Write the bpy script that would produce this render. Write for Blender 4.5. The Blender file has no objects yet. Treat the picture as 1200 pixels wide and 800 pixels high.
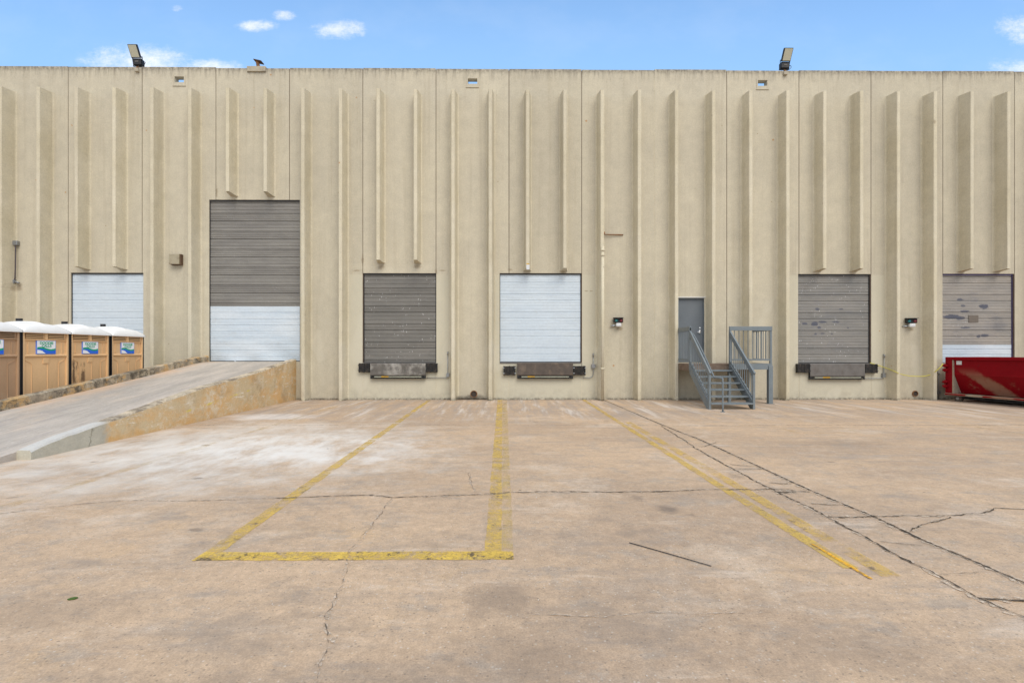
import bpy, bmesh, math, random
from mathutils import Vector, Matrix
random.seed(7)
R = math.radians
scn = bpy.context.scene
COL = scn.collection
F, D, CAMZ, YAW = 567.0, 16.2, 1.6, R(0.5)
SN, CS = math.sin(YAW), math.cos(YAW)
PITCH, X0, WH = 2.44, 0.04, 11.05

def ray(px, py):
    a, b = (px-600)/F, (412-py)/F
    return Vector((a*CS+SN, CS-a*SN, b))
def W(px, py, Y=0.0):               # point on the facade plane y = Y
    r = ray(px, py); t = (Y+D)/r.y
    return r.x*t, CAMZ+r.z*t
def G(px, py, z=0.0):               # point on the ground
    r = ray(px, py); t = (z-CAMZ)/r.z
    return Vector((r.x*t, -D+r.y*t, z))

# ------------------------------------------------------------------ helpers
def tag(o, label=None, cat=None, group=None, kind=None):
    if label: o['label'] = label
    if cat: o['category'] = cat
    if group: o['group'] = group
    if kind: o['kind'] = kind
    return o
def empty(name, loc=(0, 0, 0), rz=0):
    o = bpy.data.objects.new(name, None); COL.objects.link(o)
    o.location = loc; o.rotation_euler = (0, 0, rz); o.empty_display_size = .2
    return o
def obj(name, bm, mats, parent=None, smooth=False, org=None):
    bmesh.ops.recalc_face_normals(bm, faces=bm.faces[:])
    if org is not None:
        bmesh.ops.translate(bm, verts=bm.verts[:], vec=-Vector(org))
    me = bpy.data.meshes.new(name); bm.to_mesh(me); bm.free()
    if not isinstance(mats, (list, tuple)): mats = [mats]
    for m in mats: me.materials.append(m)
    if smooth:
        for p in me.polygons: p.use_smooth = True
    o = bpy.data.objects.new(name, me); COL.objects.link(o)
    if parent: o.parent = parent
    elif org is not None: o.location = org
    return o
def copy_tree(o, parent=None):
    c = o.copy(); COL.objects.link(c)
    if parent: c.parent = parent
    for ch in list(o.children): copy_tree(ch, c)
    return c
def box(bm, x0, x1, y0, y1, z0, z1, bev=0.0, mi=0, mat=None):
    vs = [bm.verts.new((x, y, z)) for x in (x0, x1) for y in (y0, y1) for z in (z0, z1)]
    fs = [bm.faces.new([vs[i] for i in f]) for f in ((0,1,3,2),(4,6,7,5),(0,4,5,1),(2,3,7,6),(0,2,6,4),(1,5,7,3))]
    for f in fs: f.material_index = mi
    if mat is not None:
        for v in vs: v.co = mat @ v.co
    if bev > 0:
        es = list({e for f in fs for e in f.edges})
        bmesh.ops.bevel(bm, geom=es, offset=bev, segments=2, affect='EDGES', profile=.6)
    return vs
def beam(bm, p, q, w, h, up=(0, 0, 1), bev=0.0, mi=0):   # rectangular bar from p to q
    p, q = Vector(p), Vector(q); d = q-p; L = d.length; d.normalize()
    u = Vector(up); s = d.cross(u)
    if s.length < 1e-4: u = Vector((0, 1, 0)); s = d.cross(u)
    s.normalize(); u = s.cross(d).normalized()
    M = Matrix(((s.x, d.x, u.x, p.x), (s.y, d.y, u.y, p.y), (s.z, d.z, u.z, p.z), (0, 0, 0, 1)))
    return box(bm, -w/2, w/2, 0, L, -h/2, h/2, bev, mi, M)
def prism(bm, pts, axis, a0, a1, mi=0):                  # closed 2D outline extruded along an axis
    def P(p, a):
        if axis == 'x': return (a, p[0], p[1])
        if axis == 'y': return (p[0], a, p[1])
        return (p[0], p[1], a)
    A = [bm.verts.new(P(p, a0)) for p in pts]; B = [bm.verts.new(P(p, a1)) for p in pts]
    n = len(pts); fs = [bm.faces.new(A), bm.faces.new(B[::-1])]
    for i in range(n): fs.append(bm.faces.new((A[i], B[i], B[(i+1) % n], A[(i+1) % n])))
    for f in fs: f.material_index = mi
def tube(bm, pts, r, seg=8, mi=0, cap=True):
    pts = [Vector(p) for p in pts]; rings = []; prev = None
    for i, p in enumerate(pts):
        d = (pts[min(i+1, len(pts)-1)]-pts[max(i-1, 0)]).normalized()
        u = prev if prev is not None else (Vector((0, 0, 1)) if abs(d.z) < .9 else Vector((1, 0, 0)))
        s = d.cross(u).normalized(); u = s.cross(d).normalized(); prev = u
        rr = r[i] if isinstance(r, (list, tuple)) else r
        rings.append([bm.verts.new(p+(s*math.cos(t)+u*math.sin(t))*rr) for t in [2*math.pi*k/seg for k in range(seg)]])
    for a, b in zip(rings, rings[1:]):
        for k in range(seg):
            f = bm.faces.new((a[k], a[(k+1) % seg], b[(k+1) % seg], b[k])); f.material_index = mi; f.smooth = True
    if cap:
        for rg in (rings[0], rings[-1]):
            f = bm.faces.new(rg); f.material_index = mi
def smooth_path(pts, n=8):
    pts = [Vector(p) for p in pts]; out = []
    P = [pts[0]]+pts+[pts[-1]]
    for i in range(1, len(P)-2):
        for k in range(n):
            t = k/n; a, b, c, d = P[i-1], P[i], P[i+1], P[i+2]
            out.append(.5*((2*b)+(c-a)*t+(2*a-5*b+4*c-d)*t*t+(-a+3*b-3*c+d)*t**3))
    return out+[pts[-1]]
BM = bmesh.new

# ------------------------------------------------------------------ materials
class Mat:
    def __init__(s, name, rough=.8, metal=0.0, spec=.3):
        s.m = bpy.data.materials.new(name); s.m.use_nodes = True
        s.t = s.m.node_tree; s.n = s.t.nodes; s.l = s.t.links
        s.b = s.n['Principled BSDF']; s.b.inputs['Roughness'].default_value = rough
        s.b.inputs['Metallic'].default_value = metal; s.b.inputs['Specular IOR Level'].default_value = spec
        s.tc = s.n.new('ShaderNodeTexCoord'); s.co = s.tc.outputs['Object']
    def link(s, a, b): s.l.new(a, b)
    def set(s, inp, v):
        if isinstance(v, (int, float)): inp.default_value = v
        elif isinstance(v, tuple): inp.default_value = v if len(v) == len(inp.default_value) else (*v, 1)
        else: s.l.new(v, inp)
    def map(s, scale=(1, 1, 1), loc=(0, 0, 0), rot=(0, 0, 0), src=None):
        n = s.n.new('ShaderNodeMapping'); n.inputs['Scale'].default_value = scale
        n.inputs['Location'].default_value = loc; n.inputs['Rotation'].default_value = rot
        s.l.new(src or s.co, n.inputs['Vector']); return n.outputs[0]
    def noise(s, scale=5, detail=5, rough=.55, src=None, dist=0):
        n = s.n.new('ShaderNodeTexNoise'); n.inputs['Scale'].default_value = scale
        n.inputs['Detail'].default_value = min(detail, 6); n.inputs['Roughness'].default_value = rough
        n.inputs['Distortion'].default_value = dist
        s.l.new(src or s.co, n.inputs['Vector']); return n.outputs['Fac']
    def voro(s, scale=5, feature='F1', src=None, out='Distance'):
        n = s.n.new('ShaderNodeTexVoronoi'); n.feature = feature; n.inputs['Scale'].default_value = scale
        s.l.new(src or s.co, n.inputs['Vector']); return n.outputs[out]
    def rng(s, v, a, b, c=0.0, d=1.0, smooth=True):
        n = s.n.new('ShaderNodeMapRange'); n.interpolation_type = 'SMOOTHSTEP' if smooth else 'LINEAR'
        n.clamp = True
        s.set(n.inputs[0], v)
        for i, x in enumerate((a, b, c, d)): s.set(n.inputs[i+1], x)
        return n.outputs[0]
    def math(s, op, a, b=0.0, c=None):
        n = s.n.new('ShaderNodeMath'); n.operation = op; s.set(n.inputs[0], a); s.set(n.inputs[1], b)
        if c is not None: s.set(n.inputs[2], c)
        return n.outputs[0]
    def mul(s, *a):
        r = a[0]
        for x in a[1:]: r = s.math('MULTIPLY', r, x)
        return r
    def add(s, a, b): return s.math('ADD', a, b)
    def mix(s, fac, a, b, mode='MIX'):
        n = s.n.new('ShaderNodeMix'); n.data_type = 'RGBA'; n.blend_type = mode
        s.set(n.inputs[0], fac); s.set(n.inputs[6], a); s.set(n.inputs[7], b); return n.outputs[2]
    def xyz(s, src=None):
        n = s.n.new('ShaderNodeSeparateXYZ'); s.l.new(src or s.co, n.inputs[0]); return n.outputs
    def rand(s):
        return s.n.new('ShaderNodeObjectInfo').outputs['Random']
    def vary(s, col, f, amt):     # col * (1 + amt*(f-.5))
        k = s.rng(f, .25, .75, 1-amt, 1+amt, False)
        n = s.n.new('ShaderNodeVectorMath'); n.operation = 'SCALE'
        s.set(n.inputs[0], col if not isinstance(col, tuple) else col); s.set(n.inputs['Scale'], k); return n.outputs[0]
    def blob(s, cx, cy, rx, ry, soft=.6, src=None, warp=None):  # soft ellipse on the xy plane
        o = s.xyz(src)
        dx = s.math('DIVIDE', s.math('SUBTRACT', o[0], cx), rx); dy = s.math('DIVIDE', s.math('SUBTRACT', o[1], cy), ry)
        d = s.math('SQRT', s.add(s.mul(dx, dx), s.mul(dy, dy)))
        if warp is not None: d = s.add(d, warp)
        return s.rng(d, 1-soft, 1.0, 1.0, 0.0)
    def bump(s, h, strength=.3, dist=.01):
        n = s.n.new('ShaderNodeBump'); n.inputs['Strength'].default_value = strength; n.inputs['Distance'].default_value = dist
        s.l.new(h, n.inputs['Height']); s.l.new(n.outputs[0], s.b.inputs['Normal'])
    def color(s, c): s.set(s.b.inputs['Base Color'], c)
    def rough(s, c): s.set(s.b.inputs['Roughness'], c)
    def alpha(s, a): s.set(s.b.inputs['Alpha'], a)

def plain(name, col, rough=.6, metal=0.0, var=.12, scale=9, spec=.35, dirt=None, dirt_amt=.35, bump=0):
    m = Mat(name, rough, metal, spec)
    c = m.vary(col, m.noise(scale, 6, .65), var)
    if dirt: c = m.mix(m.mul(m.rng(m.noise(scale*.6, 7, .7, m.map(loc=(3, 7, 1))), .45, .7), dirt_amt), c, dirt)
    m.color(c)
    if bump: m.bump(m.noise(scale*4, 4), bump, .004)
    m.rough(m.rng(m.noise(scale*2, 4), .3, .7, rough-.08, min(1, rough+.1)))
    return m.m

def mk_wall(name, base, alt, tip=False):
    m = Mat(name, .93, 0, .15)
    o = m.xyz()
    c = m.mix(m.rng(m.noise(.55, 4, .6), .35, .65), base, alt)
    c = m.vary(c, m.noise(3.2, 7, .7), .09)
    c = m.vary(c, m.noise(22, 4, .75), .12)
    c = m.vary(c, m.noise(85, 2, .6), .10)
    c = m.vary(c, m.rand(), .035)
    # faint vertical weather runs down the whole face
    runs = m.rng(m.noise(1, 5, .6, m.map((6, 6, .16))), .5, .72)
    c = m.mix(m.mul(runs, .20), c, (.30, .25, .17))
    runs2 = m.mul(m.rng(m.noise(1, 5, .7, m.map((14, 14, .35), (5, 1, 0))), .58, .70), m.rng(m.noise(.7, 3), .45, .62)); c = m.mix(m.mul(runs2, .28), c, (.27, .23, .165))
    if not tip:      # repainted smoother cream surrounds of the dock doors
        for xa_, xb_ in ((-5.45, -1.95), (-.5, 2.98), (9.3, 12.85)):
            e_ = m.mul(m.rng(o[0], xa_, xa_+.05), m.rng(o[0], xb_, xb_-.05), m.rng(m.add(o[2], m.mul(m.math('SUBTRACT', m.noise(3, 4, .7), .5), .12)), 4.22, 4.14))
            c = m.mix(m.mul(e_, .55), c, (.535, .505, .395))
    xz0 = m.map(rot=(R(90), 0, 0)); w0 = m.mul(m.math('SUBTRACT', m.noise(7, 5, .8), .5), 1.8)
    for px_, py_, rx_, ry_ in ((447, 313, 6, 4), (489, 312, 6, 3.5), (418, 317, 7, 1.5), (518, 317, 6, 1.2), (598, 316, 4, 2), (659, 319, 4, 1.5), (1083, 150, 1.5, 3), (726, 385, 5, 3), (1068, 386, 5, 2.5), (687, 341, 3, 1), (693, 341, 3, 1), (22, 337, 6, 7), (425, 305, 2, 9), (511, 318, 2, 6), (254, 225, 2, 8)):
        X_, Z_ = W(px_, py_); c = m.mix(m.mul(m.blob(X_, -Z_, rx_/35, ry_/35, .8, xz0, w0), .55), c, (.22, .165, .10))
    # rain-washed mildew below the coping
    st = m.rng(m.noise(1, 6, .75, m.map((9, 9, .9), (2, 0, 0))), .42, .68)
    top = m.rng(o[2], 10.55, 11.06); top2 = m.rng(o[2], 10.86, 11.05)
    c = m.mix(m.mul(st, top, .72), c, (.16, .14, .115))
    c = m.mix(m.mul(m.rng(m.noise(11, 6, .8), .38, .6), top2, .75), c, (.11, .095, .08))
    c = m.mix(m.mul(m.rng(m.noise(5, 7, .8), .55, .68), m.rng(o[2], 9.4, 11), .3), c, (.2, .18, .15))
    # splash-back dirt at the foot
    rst = m.mul(m.rng(m.voro(1.1, src=m.map(loc=(4, 9, 2))), .045, .03), m.rng(m.noise(2, 2), .5, .55)); c = m.mix(m.mul(rst, .7), c, (.40, .20, .07))
    dst = m.blob(-1.25, .0, .95, .20, .8, m.map(rot=(R(-90), 0, 0)), m.mul(m.math('SUBTRACT', m.noise(5, 5, .8), .5), 1.3)); c = m.mix(m.mul(dst, .92), c, (.07, .06, .048))
    low = m.rng(o[2], .55, 0.0); low2 = m.rng(o[2], .1, .0)
    c = m.mix(m.mul(low, m.rng(m.noise(4, 6, .7), .4, .65), .35), c, (.27, .24, .19))
    c = m.mix(m.mul(low2, m.rng(m.noise(9, 6, .8), .4, .55), .75), c, (.08, .07, .055))
    # old touch-up paint, scuffs
    tp = m.mul(m.rng(m.noise(.9, 2, .4, m.map((1, 1, .7), (11, 0, 5))), .60, .64), m.rng(o[2], 4.5, 3.0))
    c = m.mix(m.mul(tp, .35), c, (.56, .52, .42))
    sc = m.mul(m.rng(m.noise(7, 8, .8, m.map((1, 1, 2.2))), .66, .72), m.rng(o[2], 3.2, 1.2))
    c = m.mix(m.mul(sc, .5), c, (.26, .22, .17))
    ch = m.mul(m.rng(m.voro(1.6), .035, .02), m.rng(m.noise(1.1, 2), .45, .55))
    c = m.mix(m.mul(ch, .7), c, (.24, .17, .10))
    m.color(c)
    m.bump(m.add(m.mul(m.noise(45, 5, .7), .6), m.mul(m.noise(7, 4), .5)), .45, .012)
    return m.m
M_wall = mk_wall('concrete_wall_paint', (.468, .425, .332), (.505, .458, .352))
M_rib = mk_wall('rib_paint', tip=True, base=(.525, .472, .345), alt=(.565, .515, .395))

def mk_ground():
    m = Mat('stained_concrete_paving', .9, 0, .25)
    o = m.xyz()
    wide = m.map((.55, 1, 1))
    n1 = m.noise(.45, 6, .62, wide); n2 = m.noise(1.7, 8, .68, m.map((.7, 1, 1), (5, 3, 0))); n3 = m.noise(7, 8, .72)
    c = m.mix(m.rng(n1, .36, .64), (.415, .298, .198), (.515, .368, .238))
    c = m.mix(m.mul(m.rng(n2, .5, .72), .7), c, (.36, .285, .215))
    c = m.mix(m.mul(m.rng(m.noise(.8, 7, .7, m.map((.8, 1, 1), (9, 1, 0))), .53, .68), .5), c, (.60, .49, .375))
    c = m.mix(m.mul(m.rng(m.noise(1.1, 6, .7, m.map(loc=(21, 8, 0))), .56, .7), .45), c, (.53, .36, .20))
    c = m.mix(m.mul(m.rng(m.noise(2.6, 6, .78, m.map((.8, 1.2, 1), (1, 17, 0))), .52, .64), .5), c, (.35, .295, .235))
    c = m.vary(c, n3, .18)
    c = m.vary(c, m.noise(24, 5, .8), .19)
    sm = m.noise(1, 6, .76, m.map((.55, 2.6, 1), (7, 7, 0), rot=(0, 0, .12)))
    c = m.mix(m.mul(m.rng(sm, .52, .68), .5), c, (.30, .245, .195))
    sm2 = m.noise(1, 6, .76, m.map((.6, 2.2, 1), (17, 2, 0), rot=(0, 0, -.2)))
    c = m.mix(m.mul(m.rng(sm2, .55, .70), .5), c, (.64, .52, .40))
    # exposed aggregate: light and dark specks
    c = m.vary(c, m.noise(90, 3, .8), .26)
    v = m.voro(52, out='Color'); vd = m.voro(52)
    vs = m.xyz(v)
    c = m.mix(m.mul(m.rng(vs[0], .90, .95), m.rng(vd, .42, .26), .42), c, (.66, .60, .50))
    c = m.mix(m.mul(m.rng(vs[1], .86, .93), m.rng(vd, .42, .26), .55), c, (.17, .135, .10))
    # pale cement dust on the left half towards the dock
    wp = m.mul(m.math('SUBTRACT', m.noise(1.3, 7, .75), .5), 1.5)
    pd = m.blob(-4.9, -8.1, 5.0, 3.9, .8, None, wp)
    st = m.noise(1, 7, .7, m.map((1.7, .8, 1), rot=(0, 0, .9)))
    c = m.mix(m.mul(pd, m.rng(st, .25, .60), .68), c, (.68, .64, .57))
    c = m.mix(m.mul(m.blob(-3.7, -8.3, 2.9, 1.9, .95, None, wp), m.rng(st, .30, .64), .52), c, (.80, .78, .73))
    c = m.mix(m.mul(m.blob(-5.9, -4.2, 1.5, .8, .7, None, wp), .6), c, (.78, .74, .69))
    # tyre-swept grey apron along the dock, streaked at a slant
    apron = m.rng(m.add(o[1], m.mul(m.noise(.7, 5, .7), 2.6)), -4.6, -1.8)
    sk = m.noise(1, 7, .72, m.map((3.2, .38, 1), rot=(0, 0, -.22)))
    c = m.mix(m.mul(apron, m.rng(sk, .40, .62), .68), c, (.315, .265, .225))
    sk2 = m.noise(1, 7, .72, m.map((3.0, .3, 1), (4, 0, 0), rot=(0, 0, .5)))
    c = m.mix(m.mul(apron, m.rng(sk2, .5, .68), .62), c, (.66, .60, .53))
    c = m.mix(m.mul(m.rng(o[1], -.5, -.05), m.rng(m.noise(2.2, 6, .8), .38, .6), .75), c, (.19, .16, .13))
    # streaky tracks on the far right
    c = m.mix(m.mul(m.rng(m.noise(1, 6, .7, m.map((.35, 3, 1), rot=(0, 0, -.12))), .52, .68), m.rng(o[0], 2, 7), .4), c, (.38, .33, .28))
    # darker grey dirt patches in the foreground
    dk = m.rng(m.noise(1.15, 8, .74, m.map((.75, 1.3, 1), (3.3, 8.2, 0))), .50, .68)
    c = m.mix(m.mul(dk, m.rng(o[1], -9.5, -12.2), .45), c, (.235, .19, .15))
    wsp = m.mul(m.math('SUBTRACT', m.noise(4, 5, .78), .5), 1.6)
    for cx, cy, rx, ry, a in ((-.05, -13.05, .32, .34, .55), (.05, -13.7, .5, .4, .4), (-.55, -13.9, .5, .35, .4), (1.9, -13.6, .7, .3, .3),
                              (1.42, -10.9, .11, .16, .5), (1.62, -11.3, .15, .17, .8), (2.95, -10.0, .12, .2, .4), (-2.9, -13.2, .8, .4, .35),
                              (-1.5, -14.0, .9, .35, .3), (.72, -14.2, .07, .05, .6), (1.5, -12.2, .12, .08, .3), (5.9, -7.8, 1.2, .35, .3)):
        c = m.mix(m.mul(m.blob(cx, cy, rx, ry, .8, None, wsp), a*.8), c, (.15, .12, .095))
    # small tar / gum spots
    sp = m.mul(m.rng(m.voro(1.35), .030, .018), m.rng(m.noise(3, 2), .45, .5))
    c = m.mix(m.mul(sp, .8), c, (.06, .055, .05))
    sp2 = m.mul(m.rng(m.add(m.voro(.9, src=m.map((1, 1.6, 1), (3, 3, 0))), m.mul(m.math('SUBTRACT', m.noise(14, 5, .8), .5), .12)), .085, .05), m.rng(m.noise(1.1, 2), .47, .55)); c = m.mix(m.mul(sp2, .5), c, (.15, .115, .085))
    m.color(c)
    h = m.add(m.mul(m.noise(60, 5, .75), .55), m.mul(m.noise(6, 5), .5))
    m.bump(h, .5, .012)
    m.rough(m.rng(n3, .3, .7, .78, .96))
    return m.m
M_ground = mk_ground()

def mk_crack(name, col, lo=.36, hi=.46):
    m = Mat(name, .97, 0, .05)
    m.color(m.vary(col, m.noise(20, 5, .7), .4))
    m.alpha(m.rng(m.noise(14, 6, .85), lo, hi, .0, 1.0))
    return m.m
M_crack = mk_crack('crack_shadow_dirt', (.085, .068, .05), .34, .50)
M_crack2 = mk_crack('fine_crack_dirt', (.15, .12, .09), .42, .60)
M_crackedge = mk_crack('worn_crack_edge', (.56, .46, .35), .44, .62)

def mk_paint(name, col, lo, hi, amax=.95, black=False):
    m = Mat(name, .8, 0, .25)
    c = m.vary(col, m.noise(5, 6, .7), .22)
    c = m.mix(m.mul(m.rng(m.noise(3.4, 7, .8), .50, .66), .6), c, (.40, .31, .17))
    c = m.mix(m.mul(m.rng(m.noise(5, 6, .8, m.map(loc=(5, 5, 0))), .52 if black else .56, .60 if black else .64), .9), c, (.07, .06, .05))
    m.color(c)
    a = m.mul(m.rng(m.noise(2.1, 8, .8), lo, hi, 0, 1), m.rng(m.noise(30, 5, .8), .30, .56, .25, 1), amax)
    m.alpha(a)
    return m.m
M_yel = mk_paint('yellow_road_paint', (.68, .46, .10), .34, .58, .74)
M_yel_fresh = mk_paint('yellow_road_paint_fresh', (.68, .46, .085), .35, .52, .90, True)
M_yel_worn = mk_paint('yellow_road_paint_worn', (.64, .46, .14), .38, .62, .55)
M_yel_orange = mk_paint('yellow_orange_road_paint', (.80, .42, .03), .18, .40, .95)
M_yel_second = mk_paint('yellow_road_paint_second', (.72, .48, .11), .36, .58, .60)
M_yel_ghost = mk_paint('yellow_road_paint_ghost', (.66, .45, .14), .42, .70, .42)

def mk_door(name, base, alt, specks=0.0, peel=0.0, smudge=.3, sm_col=(.12, .11, .10), rough=.55, chips=()):
    m = Mat(name, rough, 0, .4)
    o = m.xyz()
    c = m.mix(m.rng(m.noise(1, 5, .6, m.map((.5, 1, 2.6))), .35, .65), base, alt)
    c = m.vary(c, m.noise(1, 6, .7, m.map((1.2, 1, 22))), .08)
    c = m.vary(c, m.noise(14, 5, .7), .06)
    c = m.mix(m.mul(m.rng(m.noise(1.6, 7, .75, m.map((1, 1, 1.5), (4, 0, 2))), .52, .72), smudge), c, sm_col)
    if specks:
        v = m.voro(12, src=m.map((1.5, 1, .5)))
        s = m.mul(m.rng(v, .19, .10), m.rng(m.noise(1.8, 3, .6), .50, .57))
        c = m.mix(m.mul(s, specks), c, (.80, .81, .82))
    if peel:
        p = m.mul(m.rng(m.noise(2.6, 6, .7, m.map((.8, 1, 2.6), (8, 0, 3))), .585, .605), m.mul(m.rng(o[2], 3.9, 3.5), m.rng(o[2], 1.7, 2.1)))
        c = m.mix(m.mul(p, peel), c, (.15, .155, .19))
        p2 = m.mul(m.rng(m.noise(5, 6, .8, m.map((.8, 1, 2.2))), .64, .67), m.rng(o[2], 2.9, 2.5))
        c = m.mix(m.mul(p2, peel*.8), c, (.11, .11, .13))
    if chips:
        w_ = m.mul(m.math('SUBTRACT', m.noise(9, 5, .8, m.map((.6, 1, 2))), .5), 1.9); xz = m.map(rot=(R(90), 0, 0))
        for px_, py_, rx_, ry_, a_ in chips:
            X_, Z_ = W(px_, py_); c = m.mix(m.mul(m.blob(X_, -Z_, rx_/35, ry_/35, .12 if a_ > .6 else .8, xz, w_), a_), c, (.085, .09, .115))
    m.color(c)
    m.bump(m.noise(1.6, 3, .5, m.map((1, 1, 1.6))), .35, .03)
    m.rough(m.rng(m.noise(6, 5), .3, .7, rough-.1, rough+.15))
    return m.m
M_dgrey = mk_door('grey_door_paint', (.142, .136, .122), (.178, .168, .150), .6, 0, .45)
M_dbig = mk_door('grey_brown_door_paint', (.172, .162, .147), (.222, .210, .188), .10, 0, .30, (.15, .14, .135))
M_dgrey2 = mk_door('weathered_grey_door_paint', (.182, .178, .168), (.232, .220, .200), .65, .2, .30, chips=[(959, 362, 3, 1.6, .9), (987, 362, 2.5, 1, .8), (944, 379, 4, 1.5, .9), (956, 379.5, 4.5, 2.6, 1), (965, 377, 5, 1.4, .9), (981, 377, 5, 1.3, .8), (961, 383.5, 2.5, 1.5, .9), (957, 391, 1.6, 1.2, .9), (965, 390.5, 2.5, 1, .7), (976, 391, 1.3, 1, .7), (995, 384, 1.5, 1, .8), (982, 404, 20, 8, .2)])
M_dtan = mk_door('peeling_tan_grey_door_paint', (.25, .235, .215), (.32, .29, .252), .25, .25, .35, (.20, .19, .185), chips=[(1126.5, 351, 4.5, 1.8, .9), (1154.5, 359, 6, 3, 1), (1130, 358, 3, 1.5, .8), (1132, 364.6, 6, 1.4, .9), (1117, 371, 11, 2.6, 1), (1127, 372.5, 6, 2.2, .9), (1170, 372.5, 12, 3, .5), (1172, 382, 14, 9, .45), (1133, 383.6, 6, 1.3, .8), (1156, 393, 5, 2, .9), (1148.6, 394, 2.5, 1.8, .9), (1140, 392, 10, 1, .4), (1112, 371, 3, 1.3, .8)])
M_dwhite = mk_door('white_door_paint', (.49, .56, .62), (.52, .585, .635), 0, 0, .10, (.36, .34, .30), .45)
M_dwhite2 = mk_door('white_lower_door_paint', (.49, .56, .62), (.56, .61, .65), 0, 0, .16, (.40, .37, .34), .45)
M_seal = plain('black_rubber_seal', (.03, .03, .032), .8)
M_seal_purple = plain('violet_black_seal', (.055, .045, .11), .8)
M_sealant = plain('joint_sealant', (.13, .095, .07), .95, var=.3, scale=5)
M_rubber = plain('dock_bumper_rubber', (.018, .018, .018), .85, var=.5, scale=20, dirt=(.10, .075, .055), dirt_amt=.6, bump=.8)
M_ruststeel = plain('rusty_brown_steel', (.085, .068, .056), .75, var=.3, scale=6, dirt=(.20, .15, .11), dirt_amt=.55, bump=.4)
M_greysteel = plain('worn_grey_steel', (.135, .125, .115), .65, var=.2, scale=6, dirt=(.08, .06, .05), dirt_amt=.5, bump=.3)
M_scraped = plain('scraped_grey_steel', (.115, .105, .092), .7, var=.35, scale=5, dirt=(.42, .40, .36), dirt_amt=.6, bump=.4)
M_blacksteel = plain('black_grease_steel', (.02, .02, .02), .6, var=.4)
M_bar_yellow = plain('yellow_bar_paint', (.62, .36, .04), .6, dirt=(.08, .06, .04))
M_bar_pale = plain('pale_bar_paint', (.36, .36, .28), .6, dirt=(.08, .06, .04))
M_conduit = plain('galvanised_conduit', (.30, .31, .32), .45, .6, var=.2, dirt=(.16, .13, .10))
M_boltzinc = plain('zinc_bolt', (.42, .45, .48), .4, .7)
M_steelblue = plain('blue_grey_stair_paint', (.155, .183, .198), .5, var=.10, scale=5, dirt=(.26, .25, .23), dirt_amt=.25)
M_doorblue = plain('slate_blue_door_paint', (.125, .143, .160), .5, var=.08, scale=2.5, dirt=(.17, .18, .19), dirt_amt=.3)
M_wood = plain('weathered_brown_timber', (.155, .110, .080), .85, var=.35, scale=7, dirt=(.30, .24, .19), dirt_amt=.5, bump=.6)
M_chrome = plain('satin_metal_handle', (.75, .76, .78), .25, .9, var=.03)
M_black = plain('black_housing', (.018, .018, .02), .5, var=.3)
M_lens = plain('led_lens', (.50, .49, .38), .3, var=.05)
M_boxbeige = plain('beige_grey_box_paint', (.34, .30, .21), .6, var=.12, dirt=(.14, .09, .06), dirt_amt=.5)
M_boxbrown = plain('rusty_brown_box_side', (.12, .075, .05), .8, var=.3)
M_rust = plain('orange_rust', (.24, .12, .055), .9, var=.4, scale=14, dirt=(.08, .05, .035))
M_white = plain('white_plastic', (.60, .61, .61), .4, var=.04)
M_darkhole = plain('dark_hole_shade', (.055, .042, .034), .95, var=.3)  # shade of an open hole put into the colour of a closed disc
M_coping = plain('coping_cement', (.40, .355, .27), .95, var=.15, dirt=(.15, .13, .11), dirt_amt=.5)
M_roof = plain('roof_gravel', (.35, .34, .32), .95)
M_hose = plain('yellow_hose', (.62, .56, .06), .5, var=.1)
M_pebble = plain('pale_stone_chips', (.55, .50, .44), .9, var=.4, scale=3)
M_litter = plain('dry_leaf_litter', (.09, .055, .03), .95, var=.6, scale=12)
M_leaf = plain('green_leaf', (.07, .12, .02), .7)

# ------------------------------------------------------------------ camera, sky, sun
cam = bpy.data.cameras.new('camera'); co = bpy.data.objects.new('camera', cam); COL.objects.link(co)
co.location = (0, -D, CAMZ); co.rotation_euler = (R(90), 0, -YAW)
cam.sensor_width = 36; cam.lens = F/1200*36; cam.shift_y = .01; cam.clip_end = 3000; cam.clip_start = .05
scn.camera = co
scn.view_settings.view_transform = 'Standard'; scn.view_settings.look = 'None'
scn.view_settings.gamma = 1; scn.view_settings.exposure = 0.70
scn.view_settings.use_curve_mapping = False

SUN_EL, SUN_AZ = R(50), R(158)     # azimuth clockwise from +Y: behind the camera, to the right
sd = bpy.data.lights.new('sun', 'SUN'); sd.energy = 1.5; sd.angle = R(38); sd.color = (1, .93, .82)
so = bpy.data.objects.new('sun', sd); COL.objects.link(so); so.location = (10, -20, 30)
dirv = Vector((math.sin(SUN_AZ)*math.cos(SUN_EL), math.cos(SUN_AZ)*math.cos(SUN_EL), math.sin(SUN_EL)))
so.rotation_euler = (-dirv).to_track_quat('-Z', 'Y').to_euler()

world = bpy.data.worlds.new('World'); scn.world = world; world.use_nodes = True
wt = world.node_tree; wn = wt.nodes; wl = wt.links
bg = wn['Background']; bg.inputs['Strength'].default_value = .13
sky = wn.new('ShaderNodeTexSky'); sky.sky_type = 'NISHITA'; sky.sun_disc = False
sky.sun_elevation = SUN_EL; sky.sun_rotation = SUN_AZ; sky.air_density = 1.0; sky.dust_density = .2; sky.ozone_density = 1.6
tcw = wn.new('ShaderNodeTexCoord')
class WM(Mat):
    def __init__(s): s.t = wt; s.n = wn; s.l = wl; s.co = tcw.outputs['Generated']
wm = WM(); o = wm.xyz()
yy = wm.math('MAXIMUM', o[1], .02)
u = wm.math('DIVIDE', o[0], yy); v = wm.math('DIVIDE', o[2], yy)
comb = wn.new('ShaderNodeCombineXYZ'); wl.new(u, comb.inputs[0]); wl.new(v, comb.inputs[1])
uv = comb.outputs[0]
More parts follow.
